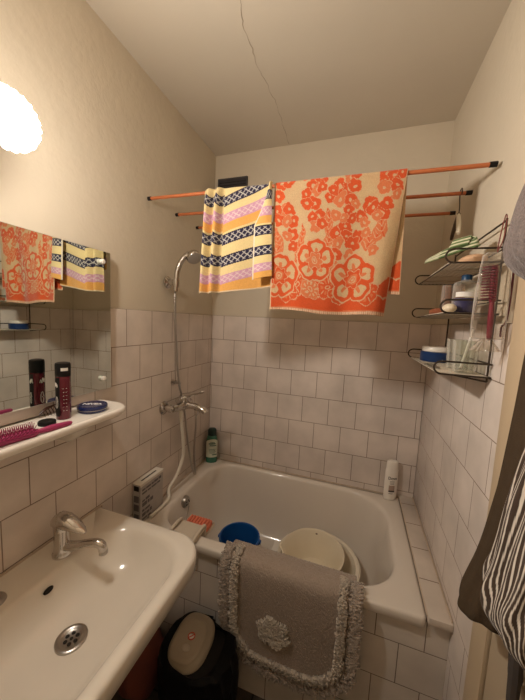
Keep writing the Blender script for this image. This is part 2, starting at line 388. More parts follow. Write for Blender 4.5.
for x,w,h,zc in ((-.030,.004,.004,.098),(-.026,.020,.018,.100),(-.010,.025,.026,.104),(.012,.025,.025,.106),(.03,.023,.020,.103),(.050,.019,.014,.096),(.068,.013,.009,.088),(.080,.005,.003,.083)):
    R.append([(tx+x,ty+.003+.12*max(x,0)+w*math.cos(2*PI*k/16),tz+zc+h*math.sin(2*PI*k/16)) for k in range(16)])
mb=MB(); mb.rings(R,True,True); mb.build('lever',M['chrome'],t)

# ------------------------------------------------------------------ mirror, shelf, lamp
t=empty('wall_mirror',(.006,-1.14,1.23),'frameless wall mirror above the white shelf on the left wall','mirror')
mb=MB(); mb.b2(.0005,.0145,-1.468,-.812,1.229,1.727,.001); mb.build('backing',M['mirror_edge'],t,smooth=False)
mb=MB(); mb.b2(.0145,.0185,-1.467,-.813,1.230,1.726,.0012); mb.build('glass',M['mirror'],t,smooth=False)
for y,zc in ((-.853,1.688),(-.853,1.272),(-1.427,1.688),(-1.427,1.272)):
    mb=MB(); mb.lathe([(0,.014),(.006,.0135),(.0095,.010),(.0095,.004),(.007,0)],(.0185,y,zc),'X',16); mb.build('clip',M['white_plastic'],t)
t=empty('wall_shelf',(.0,-1.14,1.19),'long white ceramic shelf under the mirror on the left wall','shelf')
mb=MB()
def sh(d,zz): return rrect(.0005,.160-d,-1.44+d,-.846-d,zz,(.075,.006,.006,.075),10)
R=[sh(.014,1.168),sh(.005,1.169),sh(0,1.173),sh(0,1.187),sh(.003,1.191),sh(.008,1.1925),sh(.016,1.1905),sh(.024,1.1895)]
mb.rings(R,True,True); mb.build('shelf_board',M['shelf_ceramic'],t,angle=55)
for y in (-1.01,-1.27):
    mb=MB(); R=[]
    for zc,xr,w in ((1.170,.118,.032),(1.152,.114,.029),(1.132,.102,.023),(1.114,.082,.016),(1.104,.062,.010)):
        R.append(rrect(.0005,xr,y-w,y+w,zc,(.012 if w>.012 else .006,.002,.002,.012 if w>.012 else .006),5))
    mb.rings(R,True,True); mb.build('bracket',M['shelf_ceramic'],t)
# lamp
lc=(.0,-1.204,1.910)
t=empty('wall_lamp',lc,'lit opal glass wall lamp with a scalloped rim on the left wall above the mirror','lamp')
mb=MB(); mb.lathe([(0,-.0125),(.050,-.0125),(.050,.008),(.042,.016),(.014,.022),(0,.022)],lc,'X',32); mb.build('base',M['white_plastic'],t)
mb=MB(); mb.tube([(.015,lc[1],lc[2]),(.06,lc[1],lc[2]),(.112,lc[1],lc[2])],[.010,.009,.012],14); mb.build('arm',M['white_plastic'],t)
mb=MB(); rip=lambda a:.042*math.cos(20*a)
mb.lathe([(r*.94,x) for r,x in [(.0595,.139),(.062,.142),(.0605,.160),(.053,.176),(.040,.188),(.020,.195),(.001,.197)]],lc,'X',160,None,rip); mb.build('shade',M['lamp'],t,angle=80)
mb=MB(); mb.lathe([(r*.94,x) for r,x in [(.012,.098),(.030,.102),(.048,.114),(.058,.128),(.0605,.139),(.058,.142),(.0,.142)]],lc,'X',160,None,rip); mb.build('rear_shield',M['white_plastic'],t,angle=80)  # opaque rear cap added to keep the lamp's light off the wall

# items on the shelf
SZ=1.1895
t=empty('spray_can',(.073,-1.040,SZ),'maroon hair-spray can with a black cap on the white shelf','can')
mb=MB(); mb.lathe([(0,0),(.0185,0),(.0195,.002),(.0195,.128),(.0185,.132),(.016,.134)],(.073,-1.040,SZ),n=28); bo=mb.build('body',M['maroon'],t)
mb=MB(); mb.lathe([(.0196,.129),(.0198,.131),(.0198,.163),(.0185,.168),(.012,.170),(0,.170)],(.073,-1.040,SZ),n=28); cp_=mb.build('cap',M['black'],t)
def cyl_patch(mb,c,r,a0,a1,z0,z1,n=8):
    A=[];B=[]
    for k in range(n+1):
        a=math.radians(a0+(a1-a0)*k/n); A.append((c[0]+r*math.cos(a),c[1]+r*math.sin(a),z0)); B.append((c[0]+r*math.cos(a),c[1]+r*math.sin(a),z1))
    mb.rings([A,B],closed=False)
mb=MB(); cyl_patch(mb,(.073,-1.040,0),.02,-52,2,SZ+.146,SZ+.155); mb.build('cap_highlight',M['white_print'],cp_)  # pale patch painted on the cap as a highlight
mb=MB(); cyl_patch(mb,(.073,-1.040,0),.0197,-118,-62,SZ+.012,SZ+.126); mb.build('dark_panel',M['black'],bo)
def cyl_stroke(mb,c,r,pts,w):
    mb.tube([(c[0]+r*math.cos(math.radians(a)),c[1]+r*math.sin(math.radians(a)),zz) for a,zz in pts],w,5,smooth=4)
mb=MB(); c=(.073,-1.040)
cyl_stroke(mb,c,.0197,[(-112,SZ+.098),(-105,SZ+.112),(-100,SZ+.100),(-94,SZ+.111),(-90,SZ+.097),(-86,SZ+.107),(-80,SZ+.098)],.0008)
cyl_stroke(mb,c,.0197,[(-100,SZ+.055),(-92,SZ+.07),(-82,SZ+.062),(-82,SZ+.042),(-94,SZ+.036),(-98,SZ+.05),(-88,SZ+.056)],.0008)
# the same mark on the far side, seen in the mirror
cyl_stroke(mb,c,.0197,[(150,SZ+.098),(158,SZ+.112),(165,SZ+.100),(172,SZ+.113),(180,SZ+.097),(188,SZ+.108),(196,SZ+.098)],.0008)
cyl_stroke(mb,c,.0197,[(168,SZ+.055),(176,SZ+.07),(190,SZ+.062),(190,SZ+.042),(176,SZ+.036),(170,SZ+.05),(182,SZ+.056)],.0008)
for i in range(7): cyl_stroke(mb,c,.0196,[(-42+random.uniform(0,5),SZ+.028+i*.011),(-10,SZ+.028+i*.011)],.0004)
mb.build('lettering',M['white_print'],bo)
def text_mesh(txt,size,frame,mtl,name,parent,bold=0.0,ext=.0004):
    cu=bpy.data.curves.new('lettering','FONT'); cu.body=txt; cu.size=size; cu.align_x='CENTER'; cu.align_y='CENTER'; cu.extrude=ext; cu.offset=bold
    to=bpy.data.objects.new('tmp',cu); COL.objects.link(to); bpy.context.view_layer.update()
    me=bpy.data.meshes.new_from_object(to.evaluated_get(bpy.context.evaluated_depsgraph_get()))
    bpy.data.objects.remove(to)
    off=OFF[parent.name]
    for v_ in me.vertices: v_.co=frame(v_.co)-off
    me.materials.clear(); me.materials.append(mtl)
    ob=bpy.data.objects.new(name,me); COL.objects.link(ob); ob.parent=parent; OFF[ob.name]=off; return ob
# cream tin
tc=(.085,-.952,SZ)
t=empty('cream_tin',tc,'flat round navy tin with white lettering on the right end of the white shelf','tin')
mb=MB(); mb.lathe([(0,0),(.040,0),(.0425,.002),(.0425,.010)],tc,n=36); mb.build('base',M['navy'],t)
mb=MB(); mb.lathe([(.0435,.009),(.044,.010),(.044,.018),(.042,.021),(.036,.0215),(.034,.0208),(0,.0215)],tc,n=36); lid=mb.build('lid',M['navy'],t)
mb=MB(); mb.lathe([(.0428,.0085),(.0442,.0088),(.0442,.0102)],tc,n=36); mb.build('seam',M['steel'],t)
rz=Matrix.Rotation(math.radians(28),3,'Z')
text_mesh('NIVEA',.0205,lambda p:rz@Vector((p.x,p.y,0))+Vector((tc[0],tc[1],tc[2]+.0217+p.z)),M['white_print'],'lettering',lid,.0006)
# small black lid
lc2=(.080,-1.094,SZ)
mb=MB(); mb.lathe([(0,0),(.0205,0),(.0215,.002),(.0215,.008),(.020,.011),(.015,.0118),(.013,.0105),(0,.0105)],lc2,n=30)
tag(mb.build('cosmetic_pot',M['black'],None,lc2),'small flat round black cosmetic pot on the white shelf beside the magenta hairbrush','pot')
# hair clip leaning on the wall
t=empty('hair_clip',(.022,-1.045,SZ),'dark brown hair claw clip at the back of the white shelf behind the spray can','hair clip')
mb=MB(); mb.tube([(.018,-1.075,SZ+.008),(.014,-1.06,SZ+.018),(.011,-1.045,SZ+.023),(.011,-1.03,SZ+.026),(.012,-1.015,SZ+.030)],[.0015,.004,.005,.003,.0012],8,smooth=3); mb.build('jaw',mat('tortoise',(.07,.03,.02),.3),t)
mb=MB()
for k in range(5): mb.tube([(.013,-1.062+.009*k,SZ+.018+.002*k),(.020,-1.06+.009*k,SZ+.010),(.021,-1.058+.009*k,SZ+.001)],[.0015,.0013,.0008],6)
mb.build('teeth',mat('tortoise_teeth',(.05,.022,.015),.3),t)
# pink hairbrush on its back
def brush_parts(t,A,Bp,Cp,mtl,up,head_r=.0125,handle_r=(.007,.0085,.006),bl=.020,rows=15):
    """A handle tip, Bp neck, Cp head end"""
    A,Bp,Cp=Vector(A),Vector(Bp),Vector(Cp); up=Vector(up).normalized()
    mb=MB(); mb.tube([A,A.lerp(Bp,.15),A.lerp(Bp,.6),Bp],[handle_r[0]*.8,handle_r[0],handle_r[1],handle_r[2]],12,smooth=4); mb.sphere(A,(handle_r[0]*1.5,)*3,10,6); mb.build('handle',mtl,t)
    mb=MB(); mb.tube([Bp,Bp.lerp(Cp,.06),Bp.lerp(Cp,.2),Bp.lerp(Cp,.85),Cp],[handle_r[2],head_r*.8,head_r*.9,head_r*.85,head_r*.4],14,smooth=3); hd=mb.build('head',mtl,t)
    ax=(Cp-Bp).normalized(); sd=ax.cross(up).normalized(); mb=MB()
    for i in range(rows):
        p=Bp.lerp(Cp,.10+.87*i/(rows-1))
        for k in range(-3,4):
            d_=(up*math.cos(k*.36)+sd*math.sin(k*.36)); mb.tube([p+d_*head_r*.7,p+d_*(head_r*.7+bl)],[.0013,.0009],5)
    mb.build('bristles',mtl,hd)
t=empty('hairbrush',(.16,-1.2,SZ),'magenta hairbrush lying bristles up along the front of the white shelf','hairbrush')
brush_parts(t,(.143,-1.074,SZ+.008),(.133,-1.152,SZ+.009),(.119,-1.285,SZ+.0115),M['magenta'],(.25,0,1))

# ------------------------------------------------------------------ shower
t=empty('shower_mixer',(0,-.40,1.05),'chrome bath mixer tap on the left wall above the tub','mixer tap')
for y in (-.478,-.328):
    mb=MB(); mb.lathe([(.034,.001),(.034,.005),(.024,.014),(.014,.017)],(0,y,1.055),'X',22); mb.build('wall_rose',M['chrome'],t)
for y,s in ((-.478,1),(-.328,-1)):
    mb=MB(); mb.tube([(.008,y,1.055),(.045,y,1.055),(.055,y+.006*s,1.055)],[.013,.013,.014],14); mb.lathe([(.0,.034),(.020,.034),(.020,.058),(0,.058)],(0,y,1.055),'X',6); mb.build('union',M['chrome'],t)
mb=MB(); mb.tube([(.058,-.482,1.055),(.062,-.455,1.056),(.068,-.43,1.058),(.070,-.40,1.06),(.068,-.37,1.058),(.062,-.345,1.056),(.058,-.324,1.055)],[.015,.018,.022,.026,.022,.018,.015],18,smooth=4); mb.build('body',M['chrome'],t)
mb=MB(); mb.lathe([(.025,.0),(.028,.010),(.028,.032),(.022,.038),(0,.039)],(.070,-.40,1.070),n=22); mb.build('cartridge_cap',M['chrome'],t)
mb=MB(); mb.tube([(.066,-.422,1.088),(.066,-.455,1.092)],[.011,.014],12); mb.build('diverter_knob',M['steel'],t)
mb=MB(); mb.tube([(.066,-.40,1.103),(.09,-.399,1.113),(.13,-.396,1.126),(.165,-.392,1.136),(.178,-.391,1.139)],[.017,.013,.010,.009,.005],12,smooth=4); mb.build('lever',M['chrome'],t)
mb=MB(); mb.tube([(.075,-.40,1.056),(.11,-.40,1.060),(.15,-.40,1.056),(.182,-.40,1.044),(.194,-.40,1.034)],[.020,.0175,.0155,.016,.015],14,smooth=4); spo=mb.build('spout',M['chrome'],t)
mb=MB(); mb.lathe([(.010,-.028),(.010,-.002),(.012,0)],(.140,-.40,1.043),n=14); mb.build('hose_outlet',M['chrome'],spo)
# hand shower in its holder with riser
t=empty('shower_holder',(0,-.485,1.66),'chrome shower head holder and thin riser rod on the left wall','shower holder')
mb=MB(); mb.lathe([(.030,0),(.030,.005),(.022,.012),(.014,.016),(.014,.034)],(0,-.458,1.672),'X',22); mb.tube([(.03,-.458,1.672),(.05,-.462,1.672)],[.013,.014],12); mb.lathe([(.015,-.016),(.016,0),(.016,.018)],(.055,-.466,1.668),n=16); mb.build('bracket',M['chrome'],t)
mb=MB(); mb.tube([(.034,-.425,1.695),(.030,-.43,1.675),(.022,-.432,1.64),(.020,-.42,1.45),(.020,-.408,1.165)],.0035,8,smooth=4); mb.build('riser_rod',M['chrome'],t)
mb=MB(); mb.tube([(.0,-.408,1.172),(.022,-.408,1.172)],.007,10); mb.lathe([(.010,-.008),(.010,.008)],(.020,-.408,1.172),n=12); mb.lathe([(.014,0),(.014,.003)],(0.0005,-.408,1.172),'X',14);mb.tube([(.02,-.408,1.172),(.055,-.418,1.172)],[.005,.006],10); mb.build('lower_collar',M['steel'],t)
t=empty('hand_shower',(.055,-.478,1.66),'chrome hand shower head hanging in the wall holder beside the striped towel','shower head')
mb=MB(); mb.tube([(.053,-.468,1.630),(.056,-.466,1.67),(.059,-.466,1.715),(.072,-.462,1.758),(.092,-.455,1.788),(.114,-.447,1.802)],[.0115,.013,.013,.013,.015,.019],14,smooth=5); mb.build('handle',M['chrome'],t)
q=Vector((.55,-.30,-.78)).normalized().to_track_quat('Z','Y').to_matrix()
hc=Vector((.131,-.440,1.797))
mb=MB(); mb.lathe([(0,-.024),(.015,-.021),(.028,-.011),(.035,.004),(.036,.013),(.033,.018)],hc,mat=q,n=26); hd=mb.build('head',M['chrome'],t)
mb=MB(); mb.lathe([(.0335,.0175),(.029,.0185),(0,.0185)],hc,mat=q,n=26); fp=mb.build('face_plate',M['grey_plastic'],hd)
# hose: from the handle down behind the mixer, loop above the deck, back up to the spout outlet
mb=MB(); HP=[(.053,-.468,1.628),(.049,-.465,1.60),(.046,-.452,1.44),(.045,-.42,1.20),(.038,-.375,1.09),(.036,-.345,1.0),(.036,-.315,.85),(.042,-.285,.70),(.055,-.275,.635),(.075,-.290,.628),(.098,-.33,.68),(.125,-.385,.82),(.139,-.398,.94),(.140,-.40,1.012)]
sp2,r2=spline([Vector(p) for p in HP],[1]*len(HP),30)
mb.tube(sp2,[.0058+.0007*math.sin(i*1.6) for i in range(len(sp2))],8)
tag(mb.build('shower_hose',M['steel'],None,(.053,-.468,1.628)),'grey metal shower hose looping from the shower handle down to the mixer','hose')
mb=MB(); mb.tube([(.062,-.418,1.036),(.060,-.412,.98),(.056,-.385,.86),(.050,-.375,.76),(.042,-.42,.675),(.034,-.47,.632),(.056,-.50,.604),(.060,-.56,.597),(.060,-.64,.597)],.0085,10,smooth=6)
tag(mb.build('drain_hose',M['hose_white'],None,(.06,-.42,1.03)),'white plastic hose curving from under the mixer down to the printed carton','hose')

# ------------------------------------------------------------------ rods
def rod(name_y,zc,label):
    t=empty('drying_rod',(W/2,name_y,zc),label,'rod','copper coloured rods across the tub')
    mb=MB(); mb.tube([(.012,name_y,zc+.004),(W-.008,name_y,zc-.004)],.0066,14); mb.build('bar',M['copper'],t)
    for x0,x1,zz in ((.0,.016,zc+.004),(W,W-.020,zc-.004)):
        mb=MB(); mb.tube([(x0,name_y,zz),(x1,name_y,zz)],.0080,12); mb.build('end_cap',M['black'],t)
rod(-.595,2.0,'nearest copper coloured rod across the tub, carrying the two towels')
rod(-.398,2.003,'middle copper coloured rod across the tub, with the hanger hooked on it')
rod(-.21,2.0,'copper coloured rod across the tub closest to the back wall')

# ------------------------------------------------------------------ towels
ORANGE,LORANGE,CREAM,PALE=(.56,.078,.020),(.57,.16,.065),(.53,.375,.21),(.55,.35,.20)
def floral(px,py):
    """colour of the printed terry at pattern coordinates px (75..490), py (45..480)"""
    n=len(px); px0,py0=px,py; c=np.tile(np.array(CREAM),(n,1))
    def put(mask,col): c[mask]=col
    px,py=px+2.6*np.sin(py/11+px/23)+1.6*np.sin(py/5.3-px/9),py+2.4*np.sin(px/12-py/19)+1.5*np.sin(px/5.1+py/7)
    # orange ground showing between the lower blooms
    g=py-382-10*np.sin(px/21)-6*np.sin(px/9+1); put(g>-3,PALE); put(g>0,ORANGE)
    # leaves
    for (x,y,rx,ry,a) in ((180,270,12,62,.08),(100,285,17,48,-.1),(165,320,8,40,.12),(270,205,15,45,-.1),(272,265,14,40,.15),(430,235,16,40,.3),(405,265,22,26,.2),(95,310,14,40,.1),(440,215,18,34,-.3),(285,330,10,34,.1)):
        u=(px-x)*math.cos(a)+(py-y)*math.sin(a); w=-(px-x)*math.sin(a)+(py-y)*math.cos(a)
        rr=np.abs(u/rx)+ (w/ry)**2; put(rr<1,LORANGE); put((np.abs(u)<1.8)&(rr<.9),ORANGE); put((rr<.8)&(((w+np.abs(u)*1.2)%16)<3),PALE)
    def flower(x,y,r,col,np_=5,ph=0,depth=.22,center=True):
        dx,dy=px-x,py-y; d=np.hypot(dx,dy); th=np.arctan2(dy,dx)
        e=r*(1-depth+depth*np.abs(np.cos(np_*(th-ph)/2))**.6)*(1+.05*np.sin(3*th+x)+.04*np.sin(dx*.9+y)*np.sin(dy*.8))
        put(d<e*1.07,PALE); put(d<e,col)
        if center:
            if r>25:
                put((d<e*.9)&(d>r*.45)&(np.abs(np.sin(np_*(th-ph)/2))>.975),PALE)
                put((d<e*.72)&(d>r*.40)&(np.abs(np.cos(np_*(th-ph)/2))>.90),LORANGE if col==ORANGE else PALE)
            put(d<r*.24,PALE); 
            if r>25: put(d<r*.14,col)
    small=[(100,90,19,0),(126,82,18,0),(92,130,17,0),(116,172,18,1),(90,172,16,0),(96,202,18,0),(132,168,17,0),(150,206,17,0),(124,205,15,1),(146,246,18,0),(152,280,16,0),(128,250,14,1),
      (206,95,19,0),(232,72,18,0),(188,122,17,0),(215,148,19,0),(192,152,17,0),(225,108,16,1),(240,100,15,0),(238,185,18,0),(228,215,19,1),(246,208,16,0),(215,190,14,0),
      (296,100,20,0),(322,108,17,0),(265,132,15,0),(300,136,19,1),(276,108,14,0),(330,70,19,1),(345,62,12,0),(340,96,18,0),(336,140,18,0),(328,168,14,0),(300,235,19,0),(326,214,18,0),(330,245,17,0),(305,265,17,1),(303,298,18,0),
      (350,150,12,1),(365,245,18,0),(356,265,20,0),(392,150,19,0),(372,186,17,0),(407,162,17,0),(384,205,14,1),(434,180,20,0),(446,148,18,0),(432,66,19,0),(457,70,18,0),(464,98,17,0),(430,102,17,1),(478,60,14,0),(420,185,13,1),(470,125,13,1),(180,70,9,1),(345,190,13,0),(315,190,14,1),(290,185,15,1),(250,285,17,0),(275,300,14,1),(395,235,13,1),(345,300,14,1),(160,350,13,0),(285,360,17,0),(300,335,13,1),(425,290,14,1),(75,300,15,1),(80,240,13,1),(180,310,11,0)]
    for (x,y,r,l) in small: flower(x,y,r*1.2,LORANGE if l else ORANGE,5,x*.7)
    # border
    for x in range(60,500,36):
        put((np.hypot((px-x)/24,(py-445)/20)<1.16),PALE)
    for x in range(60,500,36): put((np.hypot((px-x)/24,(py-447)/20)<1),ORANGE)
    put(py>440,ORANGE)
    for (x,y) in ((178,400),(226,410),(284,402),(326,418),(146,424),(425,420)): flower(x,y,34,ORANGE if x!=226 else LORANGE,5,.9*x,.2)
    # three big blooms
    for (x,y,r) in ((234,322,66),(108,376,70),(368,374,74)):
        dx,dy=px-x,py-y; d=np.hypot(dx,dy); th=np.arctan2(dy,dx); e=r*(.80+.2*np.abs(np.cos(2.5*(th+1.57)))**.7)
        put(d<e*1.07,PALE); put(d<e,ORANGE)
        for k in range(5):
            a=-PI/2+2*PI*k/5; pxx,pyy=x+.63*r*math.cos(a),y+.63*r*math.sin(a)
            u=(px-pxx)*math.cos(a)+(py-pyy)*math.sin(a); w=-(px-pxx)*math.sin(a)+(py-pyy)*math.cos(a)
            put(((u/(.22*r))**2+(w/(.29*r))**2)<1,CREAM)
            put(((u/(.22*r)+.55)**2+(w/(.12*r))**2)<.5,LORANGE)
        e2=r*.42*(.85+.15*np.cos(6*th)); put(d<e2*1.1,PALE); put(d<e2,LORANGE if x==234 else ORANGE); put((d<r*.24),LORANGE); put((d<r*.17)&(d>r*.12),PALE); put(d<r*.07,PALE)
    put(py0>472,LORANGE)
    fr=py0>476; put(fr,(.64,.44,.30)); put(fr&((px0%7)<2.2),(.46,.25,.15))
    edge=(px0<79)|(px0>487); put(edge,(.62,.42,.27))
    # soft wavy patches blended slightly towards light orange
    wv=.5+.5*np.sin(px0/14+2*np.sin(py0/19))*np.sin(py0/12+1.7*np.sin(px0/27)); c=c*(1-.10*wv[:,None])+.10*wv[:,None]*np.array(LORANGE)
    return c
def set_cols(ob,c):
    c=np.asarray(c)*(1+RNG.normal(0,.055,(len(c),1)))
    me=ob.data; at=me.color_attributes.new('Col','FLOAT_COLOR','POINT')
    a=np.ones((len(me.vertices),4),np.float32); a[:,:3]=c; at.data.foreach_set('color',a.ravel())
def grid_obj(name,P,colors,m,parent,off,thick=0.0035):
    """P: (rows,cols,3)"""
    r,c=P.shape[:2]; me=bpy.data.meshes.new(name)
    idx=np.arange(r*c).reshape(r,c)
    F=np.stack([idx[:-1,:-1],idx[:-1,1:],idx[1:,1:],idx[1:,:-1]],-1).reshape(-1,4)
    me.from_pydata((P.reshape(-1,3)-np.array(off)).tolist(),[],F.tolist())
    me.polygons.foreach_set('use_smooth',[True]*len(me.polygons)); me.materials.append(m)
    ob=bpy.data.objects.new(name,me); COL.objects.link(ob)
    if parent: ob.parent=parent
    else: ob.location=off
    OFF[ob.name]=Vector(off)
    if colors is not None: set_cols(ob,colors.reshape(-1,3))
    if thick:
        so_=ob.modifiers.new('thickness','SOLIDIFY'); so_.thickness=thick; so_.offset=0
    return ob
RY,RZ,RR=-.595,2.0,.0088
def drape(s,front,back):
    """s: distance along cloth, 0 at the rod's crest, positive to the front; returns y,z"""
    y=np.zeros_like(s); z=np.zeros_like(s); q=RR*PI/2
    a=np.clip(s/RR,-PI/2,PI/2)
    y=RY-RR*np.sin(a); z=RZ+RR*np.cos(a)
    z=np.where(s>q,RZ-(s-q),z); z=np.where(s<-q,RZ-(-s-q),z)
    return y,z
def orange_towel():
    nc,nr=270,470; u=np.linspace(0,1,nc); fl=.463; bl=.40
    s=np.linspace(-bl,fl,nr); U,S=np.meshgrid(u,s)
    Y,Z=drape(S,fl,bl)
    Tt=np.clip(S/fl,-1,1)
    xl=.566+.008*np.clip(Tt,0,1); xr=1.004-.034*np.clip(Tt,0,1)+.012*np.clip(-Tt,0,1)
    X=xl+(xr-xl)*U
    down=np.abs(Tt)
    wav=(.010*np.sin(U*6.1+.6)+.006*np.sin(U*13+1.2+Tt*1.5)+.003*np.sin(U*23+2*Tt))*down**.8
    Y=Y-wav*np.where(S>0,1,.6)-np.where(S>0,.006,-.006)*down
    # right hem of the front curls back
    Y=Y+np.where(S>0,.030*np.clip((U-.90)/.10,0,1)**2*down,0)
    Z=Z+.004*np.sin(U*9)*down-.012*U*np.where(S>0,down,0)
    # pattern coordinates
    v=np.clip(Tt,0,1); vb=np.clip(-S/bl,0,1); vv=np.where(S>0,v,vb)
    top=80-35*U; bot=483+4*U
    PY=top+(bot-top)*vv; PX=75+415*U
    c=floral(PX.ravel(),PY.ravel())
    P=np.stack([X,Y,Z],-1)
    off=(.78,RY,RZ)
    ob=grid_obj('towel',P,c,M['cloth_orange'],None,off)
    return tag(ob,'large cream and orange flowered terry towel hanging over the nearest rod','towel')
orange_towel()
NAVY,SCREAM,LILAC,SORANGE=(.018,.016,.045),(.66,.52,.26),(.50,.265,.37),(.66,.335,.09)
def stripes(q,x):
    """q: 0 at rod .. 1 at hem along the cloth, x: metres across"""
    n=len(q); c=np.tile(np.array(SCREAM),(n,1))
    def band(a,b,col,lat):
        m=(q>=a)&(q<b); c[m]=col
        if lat is not None:
            yy=(q-a)/(b-a); xx=(x/.0215); d1=np.abs(((xx+yy*2)%1)-.5); d2=np.abs(((xx-yy*2)%1)-.5)
            lm_=m&(yy>.14)&(yy<.86)&((d1<.10)|(d2<.10)); c[lm_]=lat
    WH=(.46,.43,.40)
    band(.08,.175,NAVY,WH); band(.245,.335,LILAC,(.63,.48,.48)); band(.335,.415,SORANGE,None); band(.435,.535,NAVY,WH); band(.64,.74,NAVY,WH); band(.82,.905,LILAC,(.63,.48,.48)); band(.905,1.2,SORANGE,None)
    c[q>.992]=(.64,.50,.34)
    return c
def striped_towel():
    fl=.395; bl=.30; nr=330
    off=(.41,RY,RZ)
    t=empty('towel',off,'smaller striped towel in navy, lilac, orange and cream over the nearest rod','towel')
    # main sheet with two pleats at its left
    nc=190; u=np.linspace(0,1,nc); s=np.linspace(-bl,fl,nr); U,S=np.meshgrid(u,s); Y,Z=drape(S,fl,bl)
    Tt=np.clip(S/fl,0,1); dn=np.clip(np.abs(S)/.06,0,1)
    # bunched left: x advances slowly while y folds in and out
    k=.27
    xw=np.where(U<k,U/k*.085,.085+(U-k)/(1-k)*.185)
    X=.281+xw-.014*Tt*(1-U)+.015*Tt*U
    ph=U/k*2*PI*2
    fold=np.where(U<k,.030*(1-np.cos(ph))*.5+.002,.004*np.sin((U-k)*9))*(.45+.55*dn)
    fold=fold+np.where(U>=k,.010*np.exp(-((U-k)/.05)**2)*0,0)+.012*Tt*np.sin(U*5+.3)
    Y=Y-np.where(S>0,fold,-.4*fold)
    hem=(.012-.030*np.clip((U-.2)/.8,0,1))   # hem rises to the right
    Z=Z-np.where(S>0,hem*Tt,0)+np.where(S>0,.0,.0)
    skew=.17*np.clip((U-k)/(1-k),0,1)+np.where(U<k,.02*np.sin(ph),0)
    q=np.where(S>0,S/fl,-S/bl)+skew*np.where(S>0,(1-.55*Tt),0)
    q=np.where((S>0)&(U>=k),q-.02,q)
    q=np.where(S>fl*.985,1.0,np.minimum(q,.99+0*q))
    xc=np.where(U<k,U/k*.13,.13+(U-k)*.25)
    c=stripes(q.ravel(),xc.ravel())
    P=np.stack([X,Y,Z],-1); grid_obj('main_sheet',P,c,M['cloth_orange'],t,off,.003)
    # right edge folded forward as a flap, narrow at the rod and wide at the hem
    nc=60; u=np.linspace(0,1,nc); s=np.linspace(0,fl*.90,nr); U,S=np.meshgrid(u,s); Tt=S/(fl*.90)
    Y,Z=drape(S,fl,bl)
    xl=.551-.052*np.clip(Tt/.45,0,1)**1.6+.004*Tt; xr=.558+.020*Tt
    X=xl+(xr-xl)*U
    Y=Y-.018-.007*np.sin(U*PI)-.008*Tt
    Y=np.where(S<RR*PI/2,Y+.012*(1-S/(RR*PI/2)),Y)
    Z=Z+.014*U*Tt
    q=np.clip(Tt*1.0-.03,0,1); c=stripes((q+.0).ravel(),(U*.065).ravel())
    c[(U.ravel()<.07)]=(.62,.55,.45)
    P=np.stack([X,Y,Z],-1); grid_obj('folded_edge',P,c,M['cloth_orange'],t,off,.003)
striped_towel()

# coat hanger seen edge on, hooked over the middle rod
hx,hy,hz=W-.034,-.398,2.003
t=empty('coat_hanger',(hx,hy,1.94),'coat hanger with a cream arm hooked over the right end of the middle rod','hanger')
mb=MB(); mb.tube([(hx,hy-.011,hz-.012),(hx,hy-.0125,hz+.003),(hx,hy-.004,hz+.0125),(hx,hy+.008,hz+.010),(hx,hy+.012,hz-.004),(hx,hy+.006,hz-.03),(hx,hy,hz-.05),(hx,hy,1.928)],.0019,8,smooth=5); mb.build('hook',M['wire'],t)
mb=MB(); mb.tube([(hx,hy+.004,1.926),(hx-.003,hy-.015,1.905),(hx-.007,hy-.04,1.872),(hx-.011,hy-.060,1.842)],[.0065,.0075,.0078,.006],10,smooth=4); ar=mb.build('arm',mat('hanger_cream',(.74,.68,.55),.5),t)
for k in range(5):
    mb=MB(); mb.sphere((hx-.0075-.0018*k,hy-.014-.0095*k,1.9055-.0125*k),(.005,.005,.004),8,6); mb.build('stud',M['wire'],ar)
mb=MB(); mb.tube([(hx,hy-.002,1.928),(hx,hy+.03,1.902),(hx+.001,hy+.06,1.868),(hx+.001,hy+.07,1.855)],[.006,.0065,.0065,.004],10,smooth=4); mb.build('arm',mat('hanger_dark',(.10,.07,.05),.5),t)['label']='dark arm'

# ------------------------------------------------------------------ wire rack on the right wall
XF,XB=W-.137,W-.004; Y0,Y1=-.735,-.30
t=empty('wire_rack',(W-.01,-.52,1.37),'three-tier dark wire rack with bottles and jars on the right wall','rack')
for y in (Y0+.012,Y1-.012):
    mb=MB(); mb.tube([(XB-.003,y,1.80),(XB-.003,y,1.37)],.0028,8); mb.build('post',M['wire'],t)
mb=MB(); mb.tube([(XB-.003,Y0+.012,1.795),(XB-.003,Y1-.012,1.795)],.0026,8); mb.build('top_rail',M['wire'],t)
tiers=(1.688,1.553,1.383)
for zc in tiers:
    mb=MB()
    for y in (Y0,Y1):
        mb.tube([(XB,y,zc+.036)]+[(XF+.018-.020*math.sin(PI*k/14),y,zc+.018+.018*math.cos(PI*k/14)) for k in range(15)]+[(XB,y,zc)],.0026,8)
    mb.tube([(XF+.012,Y0,zc),(XF+.012,Y1,zc)],.0026,8); mb.tube([(XB,Y0,zc),(XB,Y1,zc)],.0026,8); mb.tube([(XB,Y0,zc+.036),(XB,Y1,zc+.036)],.0022,8)
    tr=mb.build('tier_frame',M['wire'],t)
    mb=MB()
    for i in range(9):
        x=XF+.014+(XB-XF-.022)*i/8; mb.b2(x-.0055,x+.0055,Y0+.004,Y1-.004,zc-.0005,zc+.0022,.0008)
    for y in (Y0+.1,(Y0+Y1)/2,Y1-.1): mb.tube([(XF+.014,y,zc-.003),(XB,y,zc-.003)],.002,6)
    mb.build('tray_slats',M['slat'],tr)
for y in (Y0+.012,Y1-.012):
    mb=MB(); mb.tube([(XB-.003,y,1.37),(XF+.05,y,1.381)],.0024,8); mb.build('brace',M['wire'],t)
